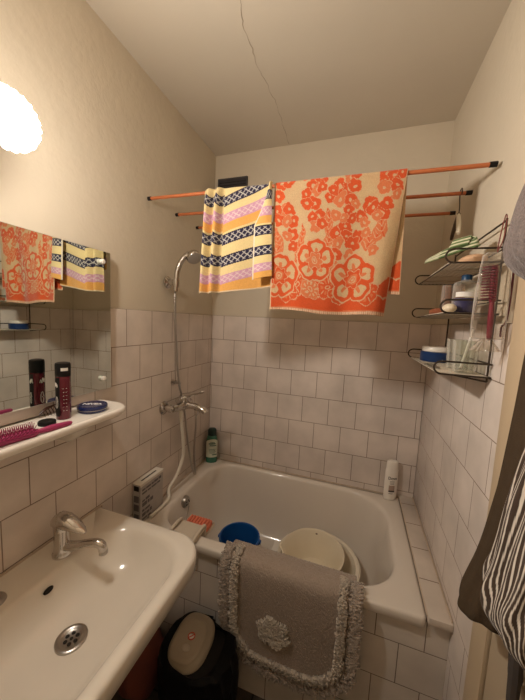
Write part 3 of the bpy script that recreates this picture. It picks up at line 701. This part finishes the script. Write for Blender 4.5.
# top tier: folded green and white cloth, soap
def cloth_strip():
    pts=[(1.088,-.555),(1.11,-.575),(1.135,-.605),(1.168,-.645),(1.198,-.690),(1.213,-.708),(1.222,-.700),(1.214,-.680),(1.185,-.645),(1.160,-.625),(1.158,-.640),(1.18,-.668),(1.20,-.695)]
    pts=[(1.088+(x-1.088)*.80,-.555+(y+.555)*.72) for x,y in pts]
    zs=[.036,.040,.044,.050,.054,.056,.062,.066,.066,.064,.066,.068,.068]
    P,_=spline([Vector((x,y,z)) for (x,y),z in zip(pts,zs)],[1]*len(pts),14); n=len(P); m_=16
    G=np.zeros((n,m_,3)); C=np.zeros((n,m_,3))
    for i,p in enumerate(P):
        tn=(P[min(i+1,n-1)]-P[max(i-1,0)]).normalized(); sd=Vector((-tn.y,tn.x,0)).normalized()
        for j in range(m_):
            w=(j/(m_-1)-.5); G[i,j]=p+sd*w*.012+Vector((0,0,1.686+(w+.5)*.026*(.45+.55*min(1,i/30))))
            st=(j//3)%2; C[i,j]=(.10,.16,.055) if st==0 else (.62,.62,.44)
            if i<26: C[i,j]=(.66,.64,.50) if st else (.40,.44,.25)
    ob=grid_obj('cloth',G,C,M['greencloth'],None,(1.17,-.52,1.69),.005)
    return tag(ob,'folded green and white striped cloth draped over soap on top of the wire rack','cloth')
cloth_strip()
soap=MB(); soap.sphere((1.192,-.640,1.7085),(.070,.125,.035),20,10); tag(soap.build('soap_bar',M['soap'],None,(1.192,-.640,1.6905)),'peach oval soap bar on the top tier of the wire rack','soap')
# middle tier
def jar(name,label,c,r,h,m,neck=None,cap=None,content=None,cat='bottle',wall=.0015):
    t=empty(name,c,label,cat)
    prof=[(0,.0005),(r*.9,.0005),(r,.005),(r,h*.8 if neck else h)]
    if neck: prof+=[(r*.92,h*.87),(neck,h*.95),(neck,h)]
    mb=MB(); mb.lathe(prof,c,n=24); mb.build('glass_wall',m,t)
    if content: 
        mb=MB(); mb.lathe([(0,.003),(r*.86,.003),(r*.93,.007),(r*.93,content[0]),(0,content[0])],c,n=24); mb.build('contents',content[1],t)
    if cap:
        mb=MB(); mb.lathe([(cap[0],h*.94),(cap[0],h*.94+cap[1]),(cap[0]*.9,h*.94+cap[1]+.002),(0,h*.94+cap[1]+.002)],c,n=22); mb.build('cap',cap[2],t)
    return t
zt=1.5562
jar('bottle','clear blue-capped bottle of violet liquid on the middle tier of the wire rack',(1.185,-.640,zt),.032,.105,M['glass'],.010,(.0135,.013,mat('cap_blue',(.01,.05,.12),.35)),(.045,M['violet']))
mb=MB(); cyl_patch(mb,(1.185,-.640),.0325,-150,-20,zt+.048,zt+.062,14); o_=mb.build('label_band',M['white_print'],bpy.data.objects['bottle'])
jar('jar','clear amber plastic jar on the middle tier of the wire rack behind the clear bottle',(1.178,-.545,zt),.032,.095,M['amber'],cat='jar')
mb=MB(); mb.sphere((1.140,-.672,zt+.0135),(.036,.05,.027),16,10); tag(mb.build('soap_bar',mat('soap_cream',(.76,.66,.50),.45),None,(1.14,-.672,zt)),'small cream coloured soap lump on the middle tier of the wire rack','soap')
mb=MB(); mb.box((1.142,-.555,zt+.009),(.045,.085,.018),.005); tag(mb.build('soap_box',mat('brick_red',(.30,.09,.04),.5),None,(1.142,-.555,zt)),'low brick-red box at the front of the middle tier of the wire rack','box')
# bottom tier
zt=1.3862
c=(1.176,-.415,zt)
t=empty('cream_jar',c,'blue round tin with a white lid on the bottom tier of the wire rack','jar')
mb=MB(); mb.lathe([(0,0),(.048,0),(.050,.003),(.050,.034),(.048,.036)],c,n=32); mb.build('body',mat('jar_blue',(.008,.035,.13),.3),t)
mb=MB(); mb.lathe([(.043,.036),(.045,.038),(.045,.052),(.043,.055),(0,.0555)],c,n=32); mb.build('lid',M['bottle_white'],t)
def tumbler(c,label,r0=.027,r1=.033,h=.092):
    mb=MB(); fl=lambda a:.02*math.cos(14*a)
    mb.lathe([(0,.0),(r0,.0),(r0+.001,.004),(r1,h),(r1-.002,h),(r0-.001,.009),(0,.009)],c,n=84,ripple=fl)
    return tag(mb.build('drinking_glass',M['glass'],None,c),label,'glass','glass tumblers on the bottom tier')
tumbler((1.196,-.600,zt),'fluted glass tumbler standing next to the blue tin on the bottom rack tier')
tumbler((1.190,-.682,zt),'fluted glass tumbler holding a white toothbrush on the bottom rack tier')
tb=empty('toothbrush',(1.186,-.682,zt+.012),'white toothbrush leaning in the front glass tumbler','toothbrush')
mb=MB(); mb.tube([(1.180,-.690,zt+.013),(1.199,-.676,zt+.09),(1.207,-.670,zt+.125)],[.0035,.0035,.003],8,smooth=3); mb.build('handle',M['white_plastic'],tb)
mb=MB(); mb.box((1.2095,-.669,zt+.139),(.006,.010,.026),.002); hd=mb.build('head',M['white_plastic'],tb)
mb=MB(); mb.box((1.2035,-.672,zt+.139),(.007,.008,.022),.001); mb.build('bristles',M['white_print'],hd)
mb=MB()
for k in range(60):
    a=k*.62; mb.sphere((1.128+.009*math.cos(a)+random.uniform(-.003,.003),-.60+.045*math.sin(a*.37)+random.uniform(-.004,.004),zt+.003),(.0055,.0055,.0055),6,4)
tag(mb.build('bead_chain',M['steel'],None,(1.128,-.6,zt)),'small dark metal bead chain heaped at the front of the bottom rack tier','chain')
# brush in a clear pouch hanging from the near post
bx,by=1.194,-.802
t=empty('hairbrush',(bx,by,1.5),'maroon hairbrush inside the clear pouch hanging at the end of the wire rack','hairbrush')
brush_parts(t,(bx+.006,by+.004,1.490),(bx+.002,by,1.578),(bx-.002,by-.002,1.665),mat('maroon_brush',(.22,.015,.04),.35),(-1,-.35,0),.009,(.006,.0065,.005),.018,12)
t=empty('clear_pouch',(bx,by,1.47),'clear plastic pouch with a maroon brush hanging at the end of the wire rack','pouch')
R=[]
for zc,a,b_ in ((1.488,.030,.006),(1.492,.034,.014),(1.53,.035,.021),(1.60,.034,.023),(1.66,.032,.021),(1.69,.028,.014),(1.697,.020,.006)):
    R.append([(bx+a*math.cos(2*PI*k/32)*(1+.06*math.sin(5*k+zc*60)),by+b_*math.sin(2*PI*k/32)+.002*math.sin(k*2.1+zc*90),zc) for k in range(32)])
mb=MB(); mb.rings(R,True,False); mb.build('bag',M['pouch'],t,angle=70)
R=[]
for zc,a,b_ in ((1.488,.012,.004),(1.478,.018,.006),(1.465,.028,.009),(1.458,.034,.011)):
    R.append([(bx+a*math.cos(2*PI*k/24)*(1+.2*math.sin(4*k)),by+b_*math.sin(2*PI*k/24)+.004*math.sin(3*k),zc+.004*math.sin(3.3*k)) for k in range(24)])
mb=MB(); mb.rings(R,False,False); mb.build('bottom_frill',M['pouch'],t)
mb=MB(); mb.tube([(bx,by,1.697),(bx+.02,by+.03,1.735),(XB-.003,Y0+.012,1.80),(XB-.010,Y0+.004,1.804),(bx+.006,by+.012,1.735),(bx,by,1.697)],.0013,6,smooth=3); mb.build('cord',mat('maroon_cord',(.20,.04,.035),.6),t)
mb=MB(); mb.tube([(bx+.038,by+.006,1.69),(bx+.040,by+.006,1.62),(bx+.038,by+.006,1.535),(bx+.030,by+.008,1.520),(bx+.030,by+.006,1.495)],[.0025,.0025,.0025,.002,.002],8,smooth=3); mb.build('edge_strip',mat('maroon_strip',(.12,.02,.03),.4),t)

# ------------------------------------------------------------------ things on the tub edge
c=(.054,-.056,.5865)
t=empty('shampoo_bottle',c,'dark green shampoo bottle with a pale label in the back left corner of the tub','bottle')
def obottle(prof,c,rot,ex=.62,n=28):
    R=[]; rm=Matrix.Rotation(rot,3,'Z')
    for r,zz,e in prof:
        R.append([rm@Vector((r*math.cos(2*PI*k/n),r*e*math.sin(2*PI*k/n),zz))+Vector(c) for k in range(n)])
    return R
mb=MB(); mb.rings(obottle([(.032,0,.62),(.0355,.004,.62),(.037,.02,.62),(.036,.11,.62),(.034,.155,.65),(.028,.178,.75),(.022,.184,.8)],c,.45),True,True); bo=mb.build('body',M['green'],t)
mb=MB(); mb.rings(obottle([(.026,.178,.8),(.0285,.181,.8),(.027,.214,.8),(.022,.222,.85),(.014,.224,1)],c,.45),True,True); mb.build('cap',M['cap_green'],t)
def opatch(mb,c,rot,r,e,a0,a1,z0,z1,n=10,up=None,k=1.02):
    rm=Matrix.Rotation(rot,3,'Z'); A=[];B=[]
    for i in range(n+1):
        a=math.radians(a0+(a1-a0)*i/n); p=Vector((r*k*math.cos(a),r*k*e*math.sin(a),0)); zz=z1 if up is None else z1-up*abs(2*i/n-1)**2
        A.append(rm@Vector((p.x,p.y,z0))+Vector(c)); B.append(rm@Vector((p.x,p.y,zz))+Vector(c))
    mb.rings([A,B],closed=False)
mb=MB(); opatch(mb,c,.45,.0365,.62,-165,2,.038,.158,16,.022,1.015); lb=mb.build('label',M['palegreen'],bo)
mb=MB()
for i,(a0,a1,z0,h) in enumerate(((-130,-60,.108,.006),(-120,-50,.098,.005),(-115,-70,.116,.004),(-125,-55,.078,.0025),(-125,-62,.071,.0025),(-125,-58,.064,.0025),(-120,-66,.057,.0025),(-95,-40,.046,.005))):
    opatch(mb,c,.45,.0365,.62,a0+10,a1+10,z0*1.15,z0*1.15+h*1.2,8,None,1.035)
mb.build('lettering',M['green_print'],lb)
c=(1.120,-.040,.589)
t=empty('lotion_bottle',c,'white lotion bottle with dark lettering at the back right corner of the tub','bottle')
rt=.32
mb=MB(); mb.rings(obottle([(.030,0,.5),(.033,.004,.5),(.0345,.02,.5),(.0345,.10,.5),(.033,.165,.53),(.030,.170,.55)],c,rt),True,True); bo=mb.build('body',M['bottle_white'],t)
mb=MB(); mb.rings(obottle([(.0305,.170,.55),(.031,.172,.55),(.029,.208,.55),(.024,.213,.55)],c,rt),True,True); mb.build('cap',M['bottle_white'],t)
def bottle_frame(c,rot,r,e,z0):
    rm=Matrix.Rotation(rot,3,'Z')
    def f(p):
        a=-PI/2+p.x/r; q=Vector((r*1.015*math.cos(a),r*1.015*e*math.sin(a),z0+p.y)); return rm@q+Vector(c)
    return f
text_mesh('Dove',.022,bottle_frame(c,rt,.0345,.5,.122),M['dark_print'],'lettering',bo,.0005,0)
mb=MB(); opatch(mb,c,rt,.0345,.5,-118,-66,.053,.083,10,None,1.012); mb.build('label',mat('label_taupe',(.42,.30,.24),.5),bo)
mb=MB(); opatch(mb,c,rt,.0345,.5,-118,-66,.046,.055,10,None,1.016); mb.build('label_band',M['dark_print'],bo); mb=MB()
for zz in (.104,.097,.090): opatch(mb,c,rt,.0345,.5,-112,-72,zz,zz+.0022,8,None,1.012)
mb.build('small_print',M['dark_print'],bo)
mb=MB(); opatch(mb,c,rt,.0345,.5,-115,-80,.036,.039,8,None,1.012); mb.build('volume_mark',M['dark_print'],bo)
# printed carton standing on the left deck against the wall
cx0,cx1,cy0,cy1,cz0,cz1=.004,.046,-.688,-.535,.5872,.768
t=empty('carton',((cx0+cx1)/2,(cy0+cy1)/2,cz0),'small grey printed carton with a white top on the tub edge against the left wall','box')
mb=MB(); mb.b2(cx0,cx1,cy0,cy1,cz0,cz1,.0008); bo=mb.build('box_body',M['card'],t,smooth=False)
mb=MB(); mb.b2(cx0-.001,cx1+.001,cy0-.001,cy1+.004,cz1,cz1+.004,.0005); mb.b2(cx1,cx1+.0012,cy0,cy1,cz1-.008,cz1); tp=mb.build('top_flap',M['card_white'],t,smooth=False)
mb=MB(); mb.b2((cx0+cx1)/2-.004,(cx0+cx1)/2+.004,cy0+.03,cy1-.025,cz1+.004,cz1+.0046); mb.build('flap_print',M['dark_print'],tp,smooth=False)
mb=MB(); mb.tube([(cx0+.008,cy0-.0008,cz1-.014),(cx0+.018,cy0-.0008,cz1-.004),(cx1-.008,cy0-.0008,cz1-.006),(cx1-.006,cy0-.0008,cz1-.024),(cx0+.016,cy0-.0008,cz1-.026)],.0002,4); mb.b2(cx0+.008,cx1-.008,cy0-.0006,cy0,cz1-.028,cz1-.006); mb.build('torn_opening',M['darkhole'],bo,smooth=False)
mb=MB()
def mark(y0,y1,z0,z1): mb.b2(cx1,cx1+.0006,y0,y1,z0,z1)
yy=cy0+.012
for (z0,h,seq) in ((.150,.012,(.02,.03,.014,.025,.018)),(.134,.009,(.03,.02,.034,.02)),(.098,.014,(.016,.026)),(.076,.018,(.03,.012,.018)),(.052,.014,(.014,.03)),(.030,.016,(.022,.018,.012)),(.012,.010,(.03,.02))):
    y=cy0+.012
    for w in seq:
        if y+w<cy1-.004: mark(y,y+w,cz0+z0,cz0+z0+h*random.uniform(.6,1))
        y+=w+.005
for (z0,h) in ((.06,.03),(.015,.03),(.1,.03)): mb.b2(cx0+.008,cx1-.008,cy0-.0006,cy0,cz0+z0,cz0+z0+h)
mb.build('print',mat('carton_print',(.13,.12,.13),.6),bo,smooth=False)
# soap caddy hooked over the front rim
t=empty('soap_caddy',(.25,-.66,.59),'cream plastic soap caddy hooked over the left end of the tub front rim','soap dish')
mb=MB(); x0,x1=.195,.325
mb.b2(x0,x1,-.705,-.600,.589,.597,.003); mb.b2(x0+.035,x1,-.707,-.700,.53,.597,.002)
for x in (x0+.006,x1-.006): mb.tube([(x,-.705,.598),(x,-.69,.606),(x,-.65,.611),(x,-.61,.607),(x,-.597,.590)],[.006,.0075,.008,.0075,.005],10,smooth=3)
mb.b2(x0,x1,-.606,-.598,.545,.597,.003); mb.b2(x0,x1,-.602,-.515,.545,.551,.002); mb.b2(x0,x1,-.520,-.515,.545,.562,.002)
mb.build('tray',M['soapdish'],t)
t=empty('scrub_brush',(.26,-.56,.552),'coral orange scrubbing sponge in the soap caddy on the tub rim','sponge')
mb=MB(); mb.box((.268,-.560,.567),(.105,.062,.026),.008); 
for i in range(7): mb.tube([(.222+.0145*i,-.591,.566),(.222+.0145*i,-.591,.584),(.222+.0145*i,-.575,.588),(.222+.0145*i,-.545,.588)],[.005,.0058,.0058,.004],8)
mb.build('sponge_body',M['coral'],t)

# ------------------------------------------------------------------ things inside the tub
c=(.405,-.400,.2135)
t=empty('bucket',c,'deep blue plastic bucket standing in the left of the tub','bucket')
mb=MB(); mb.lathe([(0,.0),(.070,.0),(.075,.004),(.097,.205),(.103,.207),(.103,.213),(.099,.215),(.095,.213),(.073,.008),(0,.006)],c,n=44); mb.build('pail',M['blue_plastic'],t)
mb=MB()
P=[(c[0]+.106*math.cos(a),c[1]+.106*math.sin(a)*.96,c[2]+.198-.055*abs(math.sin(a-.15))**1.0) for a in [math.radians(9+x) for x in range(-180,1,9)]]
mb.tube(P,.0028,8); mb.build('bail_handle',M['white_plastic'],t)
for s in (-1,1):
    mb=MB(); mb.box((c[0]+s*.1035*math.cos(.15),c[1]+s*.1035*math.sin(.15),c[2]+.198),(.012,.020,.018),.003); mb.build('handle_lug',M['blue_plastic'],t)
c=(.785,-.298,.2105)
t=empty('washing_up_bowl',c,'large pale plastic washing-up bowl standing on the tub floor under the cream bowl','bowl')
mb=MB(); mb.lathe([(0,0),(.135,0),(.145,.005),(.185,.125),(.200,.130),(.203,.127),(.205,.132),(.198,.137),(.183,.134),(.141,.010),(0,.006)],c,n=48); mb.build('bowl_wall',M['pale_plastic'],t)
mb=MB(); mb.box((c[0]-.212,c[1]-.0,c[2]+.131),(.035,.075,.010),.004); mb.build('grip',M['white_plastic'],t)
c=(.768,-.296,.246)
t=empty('plastic_bowl',c,'cream plastic bowl with a pouring lip resting inside the pale washing-up bowl','bowl')
lip=lambda a:(.12*math.exp(-((a-PI*1.02)/.16)**2))
R=[];rmx=Matrix.Rotation(.06,3,'X')@Matrix.Rotation(-.05,3,'Y')
for r,zz,w in ((0.001,0,0),(.09,0,0),(.098,.004,0),(.125,.07,.2),(.143,.128,.8),(.150,.132,1),(.152,.137,1),(.147,.139,1),(.140,.133,.8),(.121,.07,.2),(.094,.010,0),(.001,.006,0)):
    R.append([rmx@Vector((r*(1+w*lip(2*PI*k/64))*math.cos(2*PI*k/64),r*(1+w*lip(2*PI*k/64))*math.sin(2*PI*k/64),zz))+Vector(c) for k in range(64)])
mb=MB(); mb.rings(R); mb.build('bowl_wall',M['cream_plastic'],t)
p=rmx@Vector((0,.137,.118))+Vector(c)
mb=MB(); mb.sphere(p,(.014,.006,.010),12,8); mb.build('hanging_hole',mat('hole_brown',(.16,.09,.05),.6),t)

# ------------------------------------------------------------------ bath mat over the front rim
def bath_mat():
    off=(.71,-.70,.60)
    t=empty('bath_mat',off,'taupe tufted bath mat with ruffled edge and a pale flower hanging over the tub front','bath mat')
    # path over the rim (y,z)
    path=[(-.606,.47),(-.612,.54),(-.618,.582),(-.632,.595),(-.66,.600),(-.69,.599),(-.704,.592),(-.712,.575),(-.714,.54),(-.712,.45),(-.706,.35),(-.704,.27),(-.704,.185)]
    PP,_=spline([Vector((0,y,z)) for y,z in path],[1]*len(path),20)
    d=[0]
    for a,b_ in zip(PP,PP[1:]): d.append(d[-1]+(b_-a).length)
    d=np.array(d); Ltot=d[-1]; py=np.array([p.y for p in PP]); pz=np.array([p.z for p in PP])
    X0,X1=.476,.955
    xm=(X0+X1)/2; hw=(X1-X0)/2; rc=.16
    def halfw(s):          # rounded lower corners
        q=np.clip((s-(Ltot-rc))/rc,0,1); return hw-rc*(1-np.sqrt(np.clip(1-q**2,0,1)))
    def at(s,x,h=0):
        y=np.interp(s,d,py); z_=np.interp(s,d,pz); e=.004
        ty=np.interp(s+e,d,py)-np.interp(s-e,d,py); tz=np.interp(s+e,d,pz)-np.interp(s-e,d,pz); l=np.hypot(ty,tz)+1e-9
        ny,nz=tz/l,-ty/l     # outward
        sag=.035*((x-X0)/(X1-X0))*0
        return x,y+ny*h,z_+nz*h
    nr,nc=260,190
    S,U=np.meshgrid(np.linspace(0,Ltot,nr),np.linspace(-1,1,nc),indexing='ij')
    Xg=xm+U*halfw(S)
    rib=.0016*np.sin(S*2*PI/.011)*np.sin(Xg*2*PI/.010)+RNG.normal(0,.0009,S.shape)
    x,y,z_=at(S,Xg,.008+rib)
    P=np.stack([x,y,z_],-1); grid_obj('pile',P,None,M['mat'],t,off,0)
    x,y,z_=at(S,Xg,.002); P2=np.stack([x,y,z_],-1); grid_obj('backing',P2[::4,::4],None,mat('mat_backing',(.30,.24,.19),.95),t,off,0)
    # perimeter path: left side down, bottom round, right side up
    per=[]
    for s in np.linspace(.165,Ltot-rc,110): per.append((s,xm-hw,-1,0))
    for a in np.linspace(0,PI/2,50): per.append((Ltot-rc+rc*math.sin(a),xm-hw+rc-rc*math.cos(a),-math.cos(a),math.sin(a)))
    for x in np.linspace(xm-hw+rc,xm+hw-rc,50)[1:]: per.append((Ltot,x,0,1))
    for a in np.linspace(PI/2,0,50)[1:]: per.append((Ltot-rc+rc*math.sin(a),xm+hw-rc+rc*math.cos(a),math.cos(a),math.sin(a)))
    for s in np.linspace(Ltot-rc,.165,110)[1:]: per.append((s,xm+hw,1,0))
    per=np.array(per)
    def ruffle(name,inset,m,n,h,L,rad,spread):
        # short looped tufts in a dense row
        mb=MB()
        for i in range(n):
            q=random.random()*(len(per)-1); k=int(q); f=q-k; s,x,nx,ns=per[k]*(1-f)+per[min(k+1,len(per)-1)]*f
            ins=inset+random.uniform(-spread,spread)
            s2,x2=s-ns*ins,x-nx*ins
            out=random.uniform(-.6,1.2)*L; tw=random.uniform(-.5,.5)*L*.6
            pts=[]
            for tt,hh,oo in ((0,.006,0),(.35,h*.9,.35),(.75,h*random.uniform(.7,1.1),.8),(1,h*random.uniform(.25,.7),1)):
                ss=s2+ns*out*oo+nx*tw*oo; xx=x2+nx*out*oo-ns*tw*oo
                a=at(ss if ss<Ltot else Ltot,xx,hh); zz=float(a[2])-(ss-Ltot if ss>Ltot else 0)
                pts.append((float(a[0]),float(a[1]),zz))
            mb.tube(pts,[rad*.8,rad,rad,rad*.6],5,caps=True)
        return mb.build(name,m,t,angle=180)
    ruffle('outer_fringe',.004,M['fringe'],2700,.017,.018,.0028,.012)
    ruffle('inner_fringe',.044,M['fringe2'],2300,.023,.011,.0027,.010)
    # applied flower: six round petals of loops and a centre
    mb=MB(); sc=float(np.interp(.365,pz[::-1][:120],d[::-1][:120])); xc=.678
    for k in range(7):
        a=2*PI*k/6+.3; cx,cs=(xc+.042*math.cos(a),sc+.042*math.sin(a)) if k<6 else (xc,sc)
        for i in range(85):
            rr=.021*math.sqrt(random.random()); b_=random.uniform(0,2*PI); x,s=cx+rr*math.cos(b_),cs+rr*math.sin(b_)
            g=random.uniform(0,2*PI); pts=[tuple(map(float,at(s+.006*tt*math.sin(g),x+.006*tt*math.cos(g),hh))) for tt,hh in ((0,.008),(.5,.022),(1,.019),(1.4,.011))]
            mb.tube(pts,[.0018,.002,.002,.0014],5)
    mb.build('flower',M['flower'],t,angle=180)
bath_mat()

# ------------------------------------------------------------------ bin and bundle on the floor
bxc,byc=.402,-.818
t=empty('waste_bin',(bxc,byc,0),'black waste bin with a beige lid on the floor between the basin and the tub','bin')
def dring(sx,sy,z,dx=0,dy=0,n=48,tilt=0):
    out=[]
    for k in range(n):
        a=2*PI*k/n; z0_=z; ca,sa=math.cos(a),math.sin(a); e=.72
        x=sx*math.copysign(abs(ca)**e,ca); y=sy*math.copysign(abs(sa)**e,sa); out.append((bxc+dx+x*.93,byc+dy+y*.93,z*1.12+tilt*y))
    return out
mb=MB(); mb.rings([dring(.095,.085,.002),dring(.10,.09,.01),dring(.118,.105,.24),dring(.122,.108,.265),dring(.122,.108,.275),dring(.11,.098,.276)],True,True); mb.build('body',M['black'],t)
R=[]
for d_,zz in ((.001,.272),(.0,.280),(.006,.290),(.018,.297),(.05,.303),(.085,.305)): R.append(dring(.080-d_*.9,.103-d_,zz,-.008,.0,48,.10))
mb=MB(); mb.rings(R,True,True); lid=mb.build('lid',M['bin_lid'],t,angle=60)
R=[]
for r,zz in ((.062,.3035),(.060,.3065),(.05,.3085),(.02,.3095)): R.append(dring(r,r*1.25,zz,-.010,-.012,48,.10))
mb=MB(); mb.rings(R,False,True); mb.build('swing_flap',M['bin_lid'],lid,angle=60)
mb=MB(); mb.sphere((bxc-.004,byc-.042,.3438),(.034,.026,.006),16,8); mb.build('push_mark',mat('bin_lid_pale',(.50,.44,.36),.4),lid)  # low oval in a lighter beige than the lid
mb=MB(); sc_=(bxc-.004,byc-.006,.3475)
mb.lathe([(.0135,0),(.0135,.0015),(.010,.0015),(.010,0)],sc_,n=24); mb.box((sc_[0],sc_[1],sc_[2]+.0008),(.022,.003,.0012),0,Matrix.Rotation(.8,3,'Z')); stk=mb.build('sticker',M['red_label'],lid)
mb=MB(); mb.lathe([(0,.0004),(.0125,.0004)],sc_,n=20); mb.build('sticker_ground',M['white_print'],stk)
R=[]
for zz,sx,sy,wv in ((.281,.094,.106,.0),(.286,.112,.110,.006),(.278,.140,.118,.010),(.24,.150,.122,.014),(.17,.147,.119,.018),(.09,.150,.116,.016),(.03,.145,.112,.014),(.004,.14,.110,.012)):
    ring=dring(sx,sy,zz,.022,.004,72); ring=[(x+wv*.5*math.sin(k*1.1+zz*20)*(1 if x>bxc else .3),min(y+wv*.4*math.sin(k*.7+zz*33),-.700 if x<.44 else -.742),max(z_,.004)) for k,(x,y,z_) in enumerate(ring)]
    R.append(ring)
mb=MB(); mb.rings(R); mb.build('bag',M['blackbag'],t)
mb=MB(); R=[]
for i in range(13):
    tt=PI*i/12; rr=max(math.sin(tt),.002); zz=.11-.108*math.cos(tt)
    R.append([(.165+.088*rr*math.cos(2*PI*k/40)*(1+.12*math.sin(3*k*2*PI/40+i)+.07*math.sin(7*k*2*PI/40+2*i)),-.805+.105*rr*math.sin(2*PI*k/40)*(1+.1*math.cos(4*k*2*PI/40+i*.7)),max(zz,.001)) for k in range(40)])
mb.rings(R); tag(mb.build('cloth_bundle',M['dirtyred'],None,(.165,-.805,0)),'crumpled dark red cloth bundle on the floor under the white basin','cloth')

# ------------------------------------------------------------------ clothes hanging on the door at the right
def garment(name,secs,colfn,m,label,cat,nu=220,nv=90,folds=(9,.10),loc=None,seed=0):
    """secs: (z, x centre, y centre, half depth x, half width y) top to bottom"""
    secs=np.array(secs,float); zz=np.linspace(0,1,nv); key=np.linspace(0,1,len(secs))
    G=np.zeros((nv,nu,3)); C=np.zeros((nv,nu,3)); th=np.linspace(0,2*PI,nu,endpoint=False)
    def sm(col,v):
        return np.interp(v,np.linspace(0,1,200),np.convolve(np.pad(np.interp(np.linspace(0,1,200),key,secs[:,col]),9,'edge'),np.ones(19)/19,'valid'))
    z,xc,yc,a,b_=[sm(i,zz) for i in range(5)]
    for i in range(nv):
        f=1+folds[1]*np.clip(zz[i]*2+.3,0,1)*np.sin(folds[0]*th+seed+1.8*math.sin(zz[i]*3))+.04*np.sin(folds[0]*2.3*th+3*zz[i]+seed)
        G[i,:,0]=xc[i]+a[i]*f*np.cos(th); G[i,:,1]=yc[i]+b_[i]*f*np.sin(th); G[i,:,2]=z[i]+.006*np.sin(3*th+seed)*zz[i]
        if colfn: C[i]=colfn(th,zz[i])
    G[:,:,0]=np.minimum(G[:,:,0],W-.0145)
    mb=MB(); mb.rings([[tuple(p) for p in G[i]] for i in range(nv)],True,True)
    loc=loc or (secs[0][1],secs[0][2],secs[0][0]); me=bpy.data.meshes.new(name)
    F=[]
    for i in range(nv-1):
        for k in range(nu): F.append((i*nu+k,i*nu+(k+1)%nu,(i+1)*nu+(k+1)%nu,(i+1)*nu+k))
    F.append(tuple(range(nu))); F.append(tuple((nv-1)*nu+k for k in range(nu))[::-1])
    me.from_pydata((G.reshape(-1,3)-np.array(loc)).tolist(),[],F); me.polygons.foreach_set('use_smooth',[True]*len(me.polygons)); me.materials.append(m)
    ob=bpy.data.objects.new(name,me); COL.objects.link(ob); ob.location=loc; OFF[ob.name]=Vector(loc)
    if colfn: set_cols(ob,C.reshape(-1,3))
    return tag(ob,label,cat)
hookz=1.86
t=empty('coat_hooks',(W-.012,-1.10,hookz),'row of metal coat hooks on the door at the right','hooks')
mb=MB(); mb.b2(W-.019,W-.0125,-1.40,-.94,hookz-.02,hookz+.02,.002); mb.build('rail',M['paint_trim'],t)
for y in (-.99,-1.13,-1.27):
    mb=MB(); mb.tube([(W-.019,y,hookz),(W-.045,y,hookz-.012),(W-.06,y,hookz+.004),(W-.062,y,hookz+.02)],.0035,8,smooth=3); mb.build('hook',M['steel'],t)
garment('brown_garment',[(1.59,1.214,-.99,.010,.03),(1.45,1.212,-.99,.012,.045),(1.36,1.214,-.985,.010,.055),(1.28,1.212,-.985,.014,.058),(1.20,1.210,-.985,.019,.060),(1.04,1.205,-.972,.032,.052),(.95,1.197,-.968,.049,.050),(.918,1.196,-.968,.052,.050),(.912,1.196,-.968,.048,.046)],None,M['brown'],'plain brown garment hanging on the door behind the striped one','garment',folds=(4,.03),seed=1)
def stripecol(th,v):
    q=((th/(2*PI))*62+.30*np.sin(v*17+np.sin(th*3)*2)+.9*math.sin(v*5)+.35*np.sin(th*9+v*22))%1
    c=np.tile(np.array((.055,.036,.026)),(len(th),1)); c[q<.33]=(.66,.60,.53); return c
garment('striped_garment',[(1.70,1.205,-1.13,.018,.03),(1.45,1.198,-1.14,.022,.05),(1.32,1.184,-1.14,.032,.068),(1.23,1.177,-1.14,.038,.076),(1.13,1.171,-1.14,.042,.08),(1.09,1.165,-1.14,.046,.083),(1.06,1.166,-1.14,.044,.083),(1.032,1.173,-1.14,.032,.072),(1.02,1.18,-1.14,.016,.05)],stripecol,M['stripe'],'brown and white striped garment hanging on the door at the right edge','garment',nu=560,folds=(8,.09),seed=2)
garment('terry_towel',[(1.90,1.214,-.99,.008,.02),(1.83,1.205,-.98,.026,.045),(1.77,1.199,-.975,.036,.055),(1.71,1.196,-.97,.040,.060),(1.68,1.194,-.97,.044,.060),(1.650,1.196,-.97,.040,.058),(1.628,1.202,-.972,.028,.05),(1.612,1.208,-.978,.016,.04)],None,M['greytowel'],'grey terry towel hanging at the top right beside the wire rack','towel',folds=(6,.07),seed=4)
mb=MB(); mb.tube([(1.205,-1.06,1.0),(1.203,-1.065,.95),(1.200,-1.075,.90),(1.200,-1.078,.85),(1.202,-1.08,.80),(1.205,-1.08,.74)],[.008,.009,.010,.009,.008,.006],8,smooth=4)
mb.tube([(1.210,-1.04,1.0),(1.212,-1.045,.93),(1.214,-1.05,.88),(1.214,-1.05,.855)],[.009,.011,.012,.006],8,smooth=4)
tag(mb.build('cloth_belt',mat('belt_dark',(.05,.04,.035),.9),None,(1.205,-1.06,1.0)),'dark cloth belt ends dangling below the striped garment','belt')

# ------------------------------------------------------------------ camera, world, view
cd=bpy.data.cameras.new('camera'); cam=bpy.data.objects.new('camera',cd); COL.objects.link(cam)
cam.location=(.8905,-1.6479,1.5065); cam.rotation_euler=(1.4705,-.0463,.3219)
cd.sensor_fit='HORIZONTAL'; cd.sensor_width=36; cd.lens=285.955/525*36; cd.clip_start=.02
scene.camera=cam
w=bpy.data.worlds.new('world'); scene.world=w; w.use_nodes=True; w.node_tree.nodes['Background'].inputs[0].default_value=(.02,.018,.015,1)
vs=scene.view_settings; vs.view_transform='Standard'; vs.look='None'; vs.gamma=1; vs.use_curve_mapping=False; vs.exposure=.12
scene.cycles.use_denoising=True; scene.cycles.max_bounces=10; scene.cycles.diffuse_bounces=6; scene.cycles.glossy_bounces=6; scene.cycles.transparent_max_bounces=16
scene.cycles.sample_clamp_indirect=4
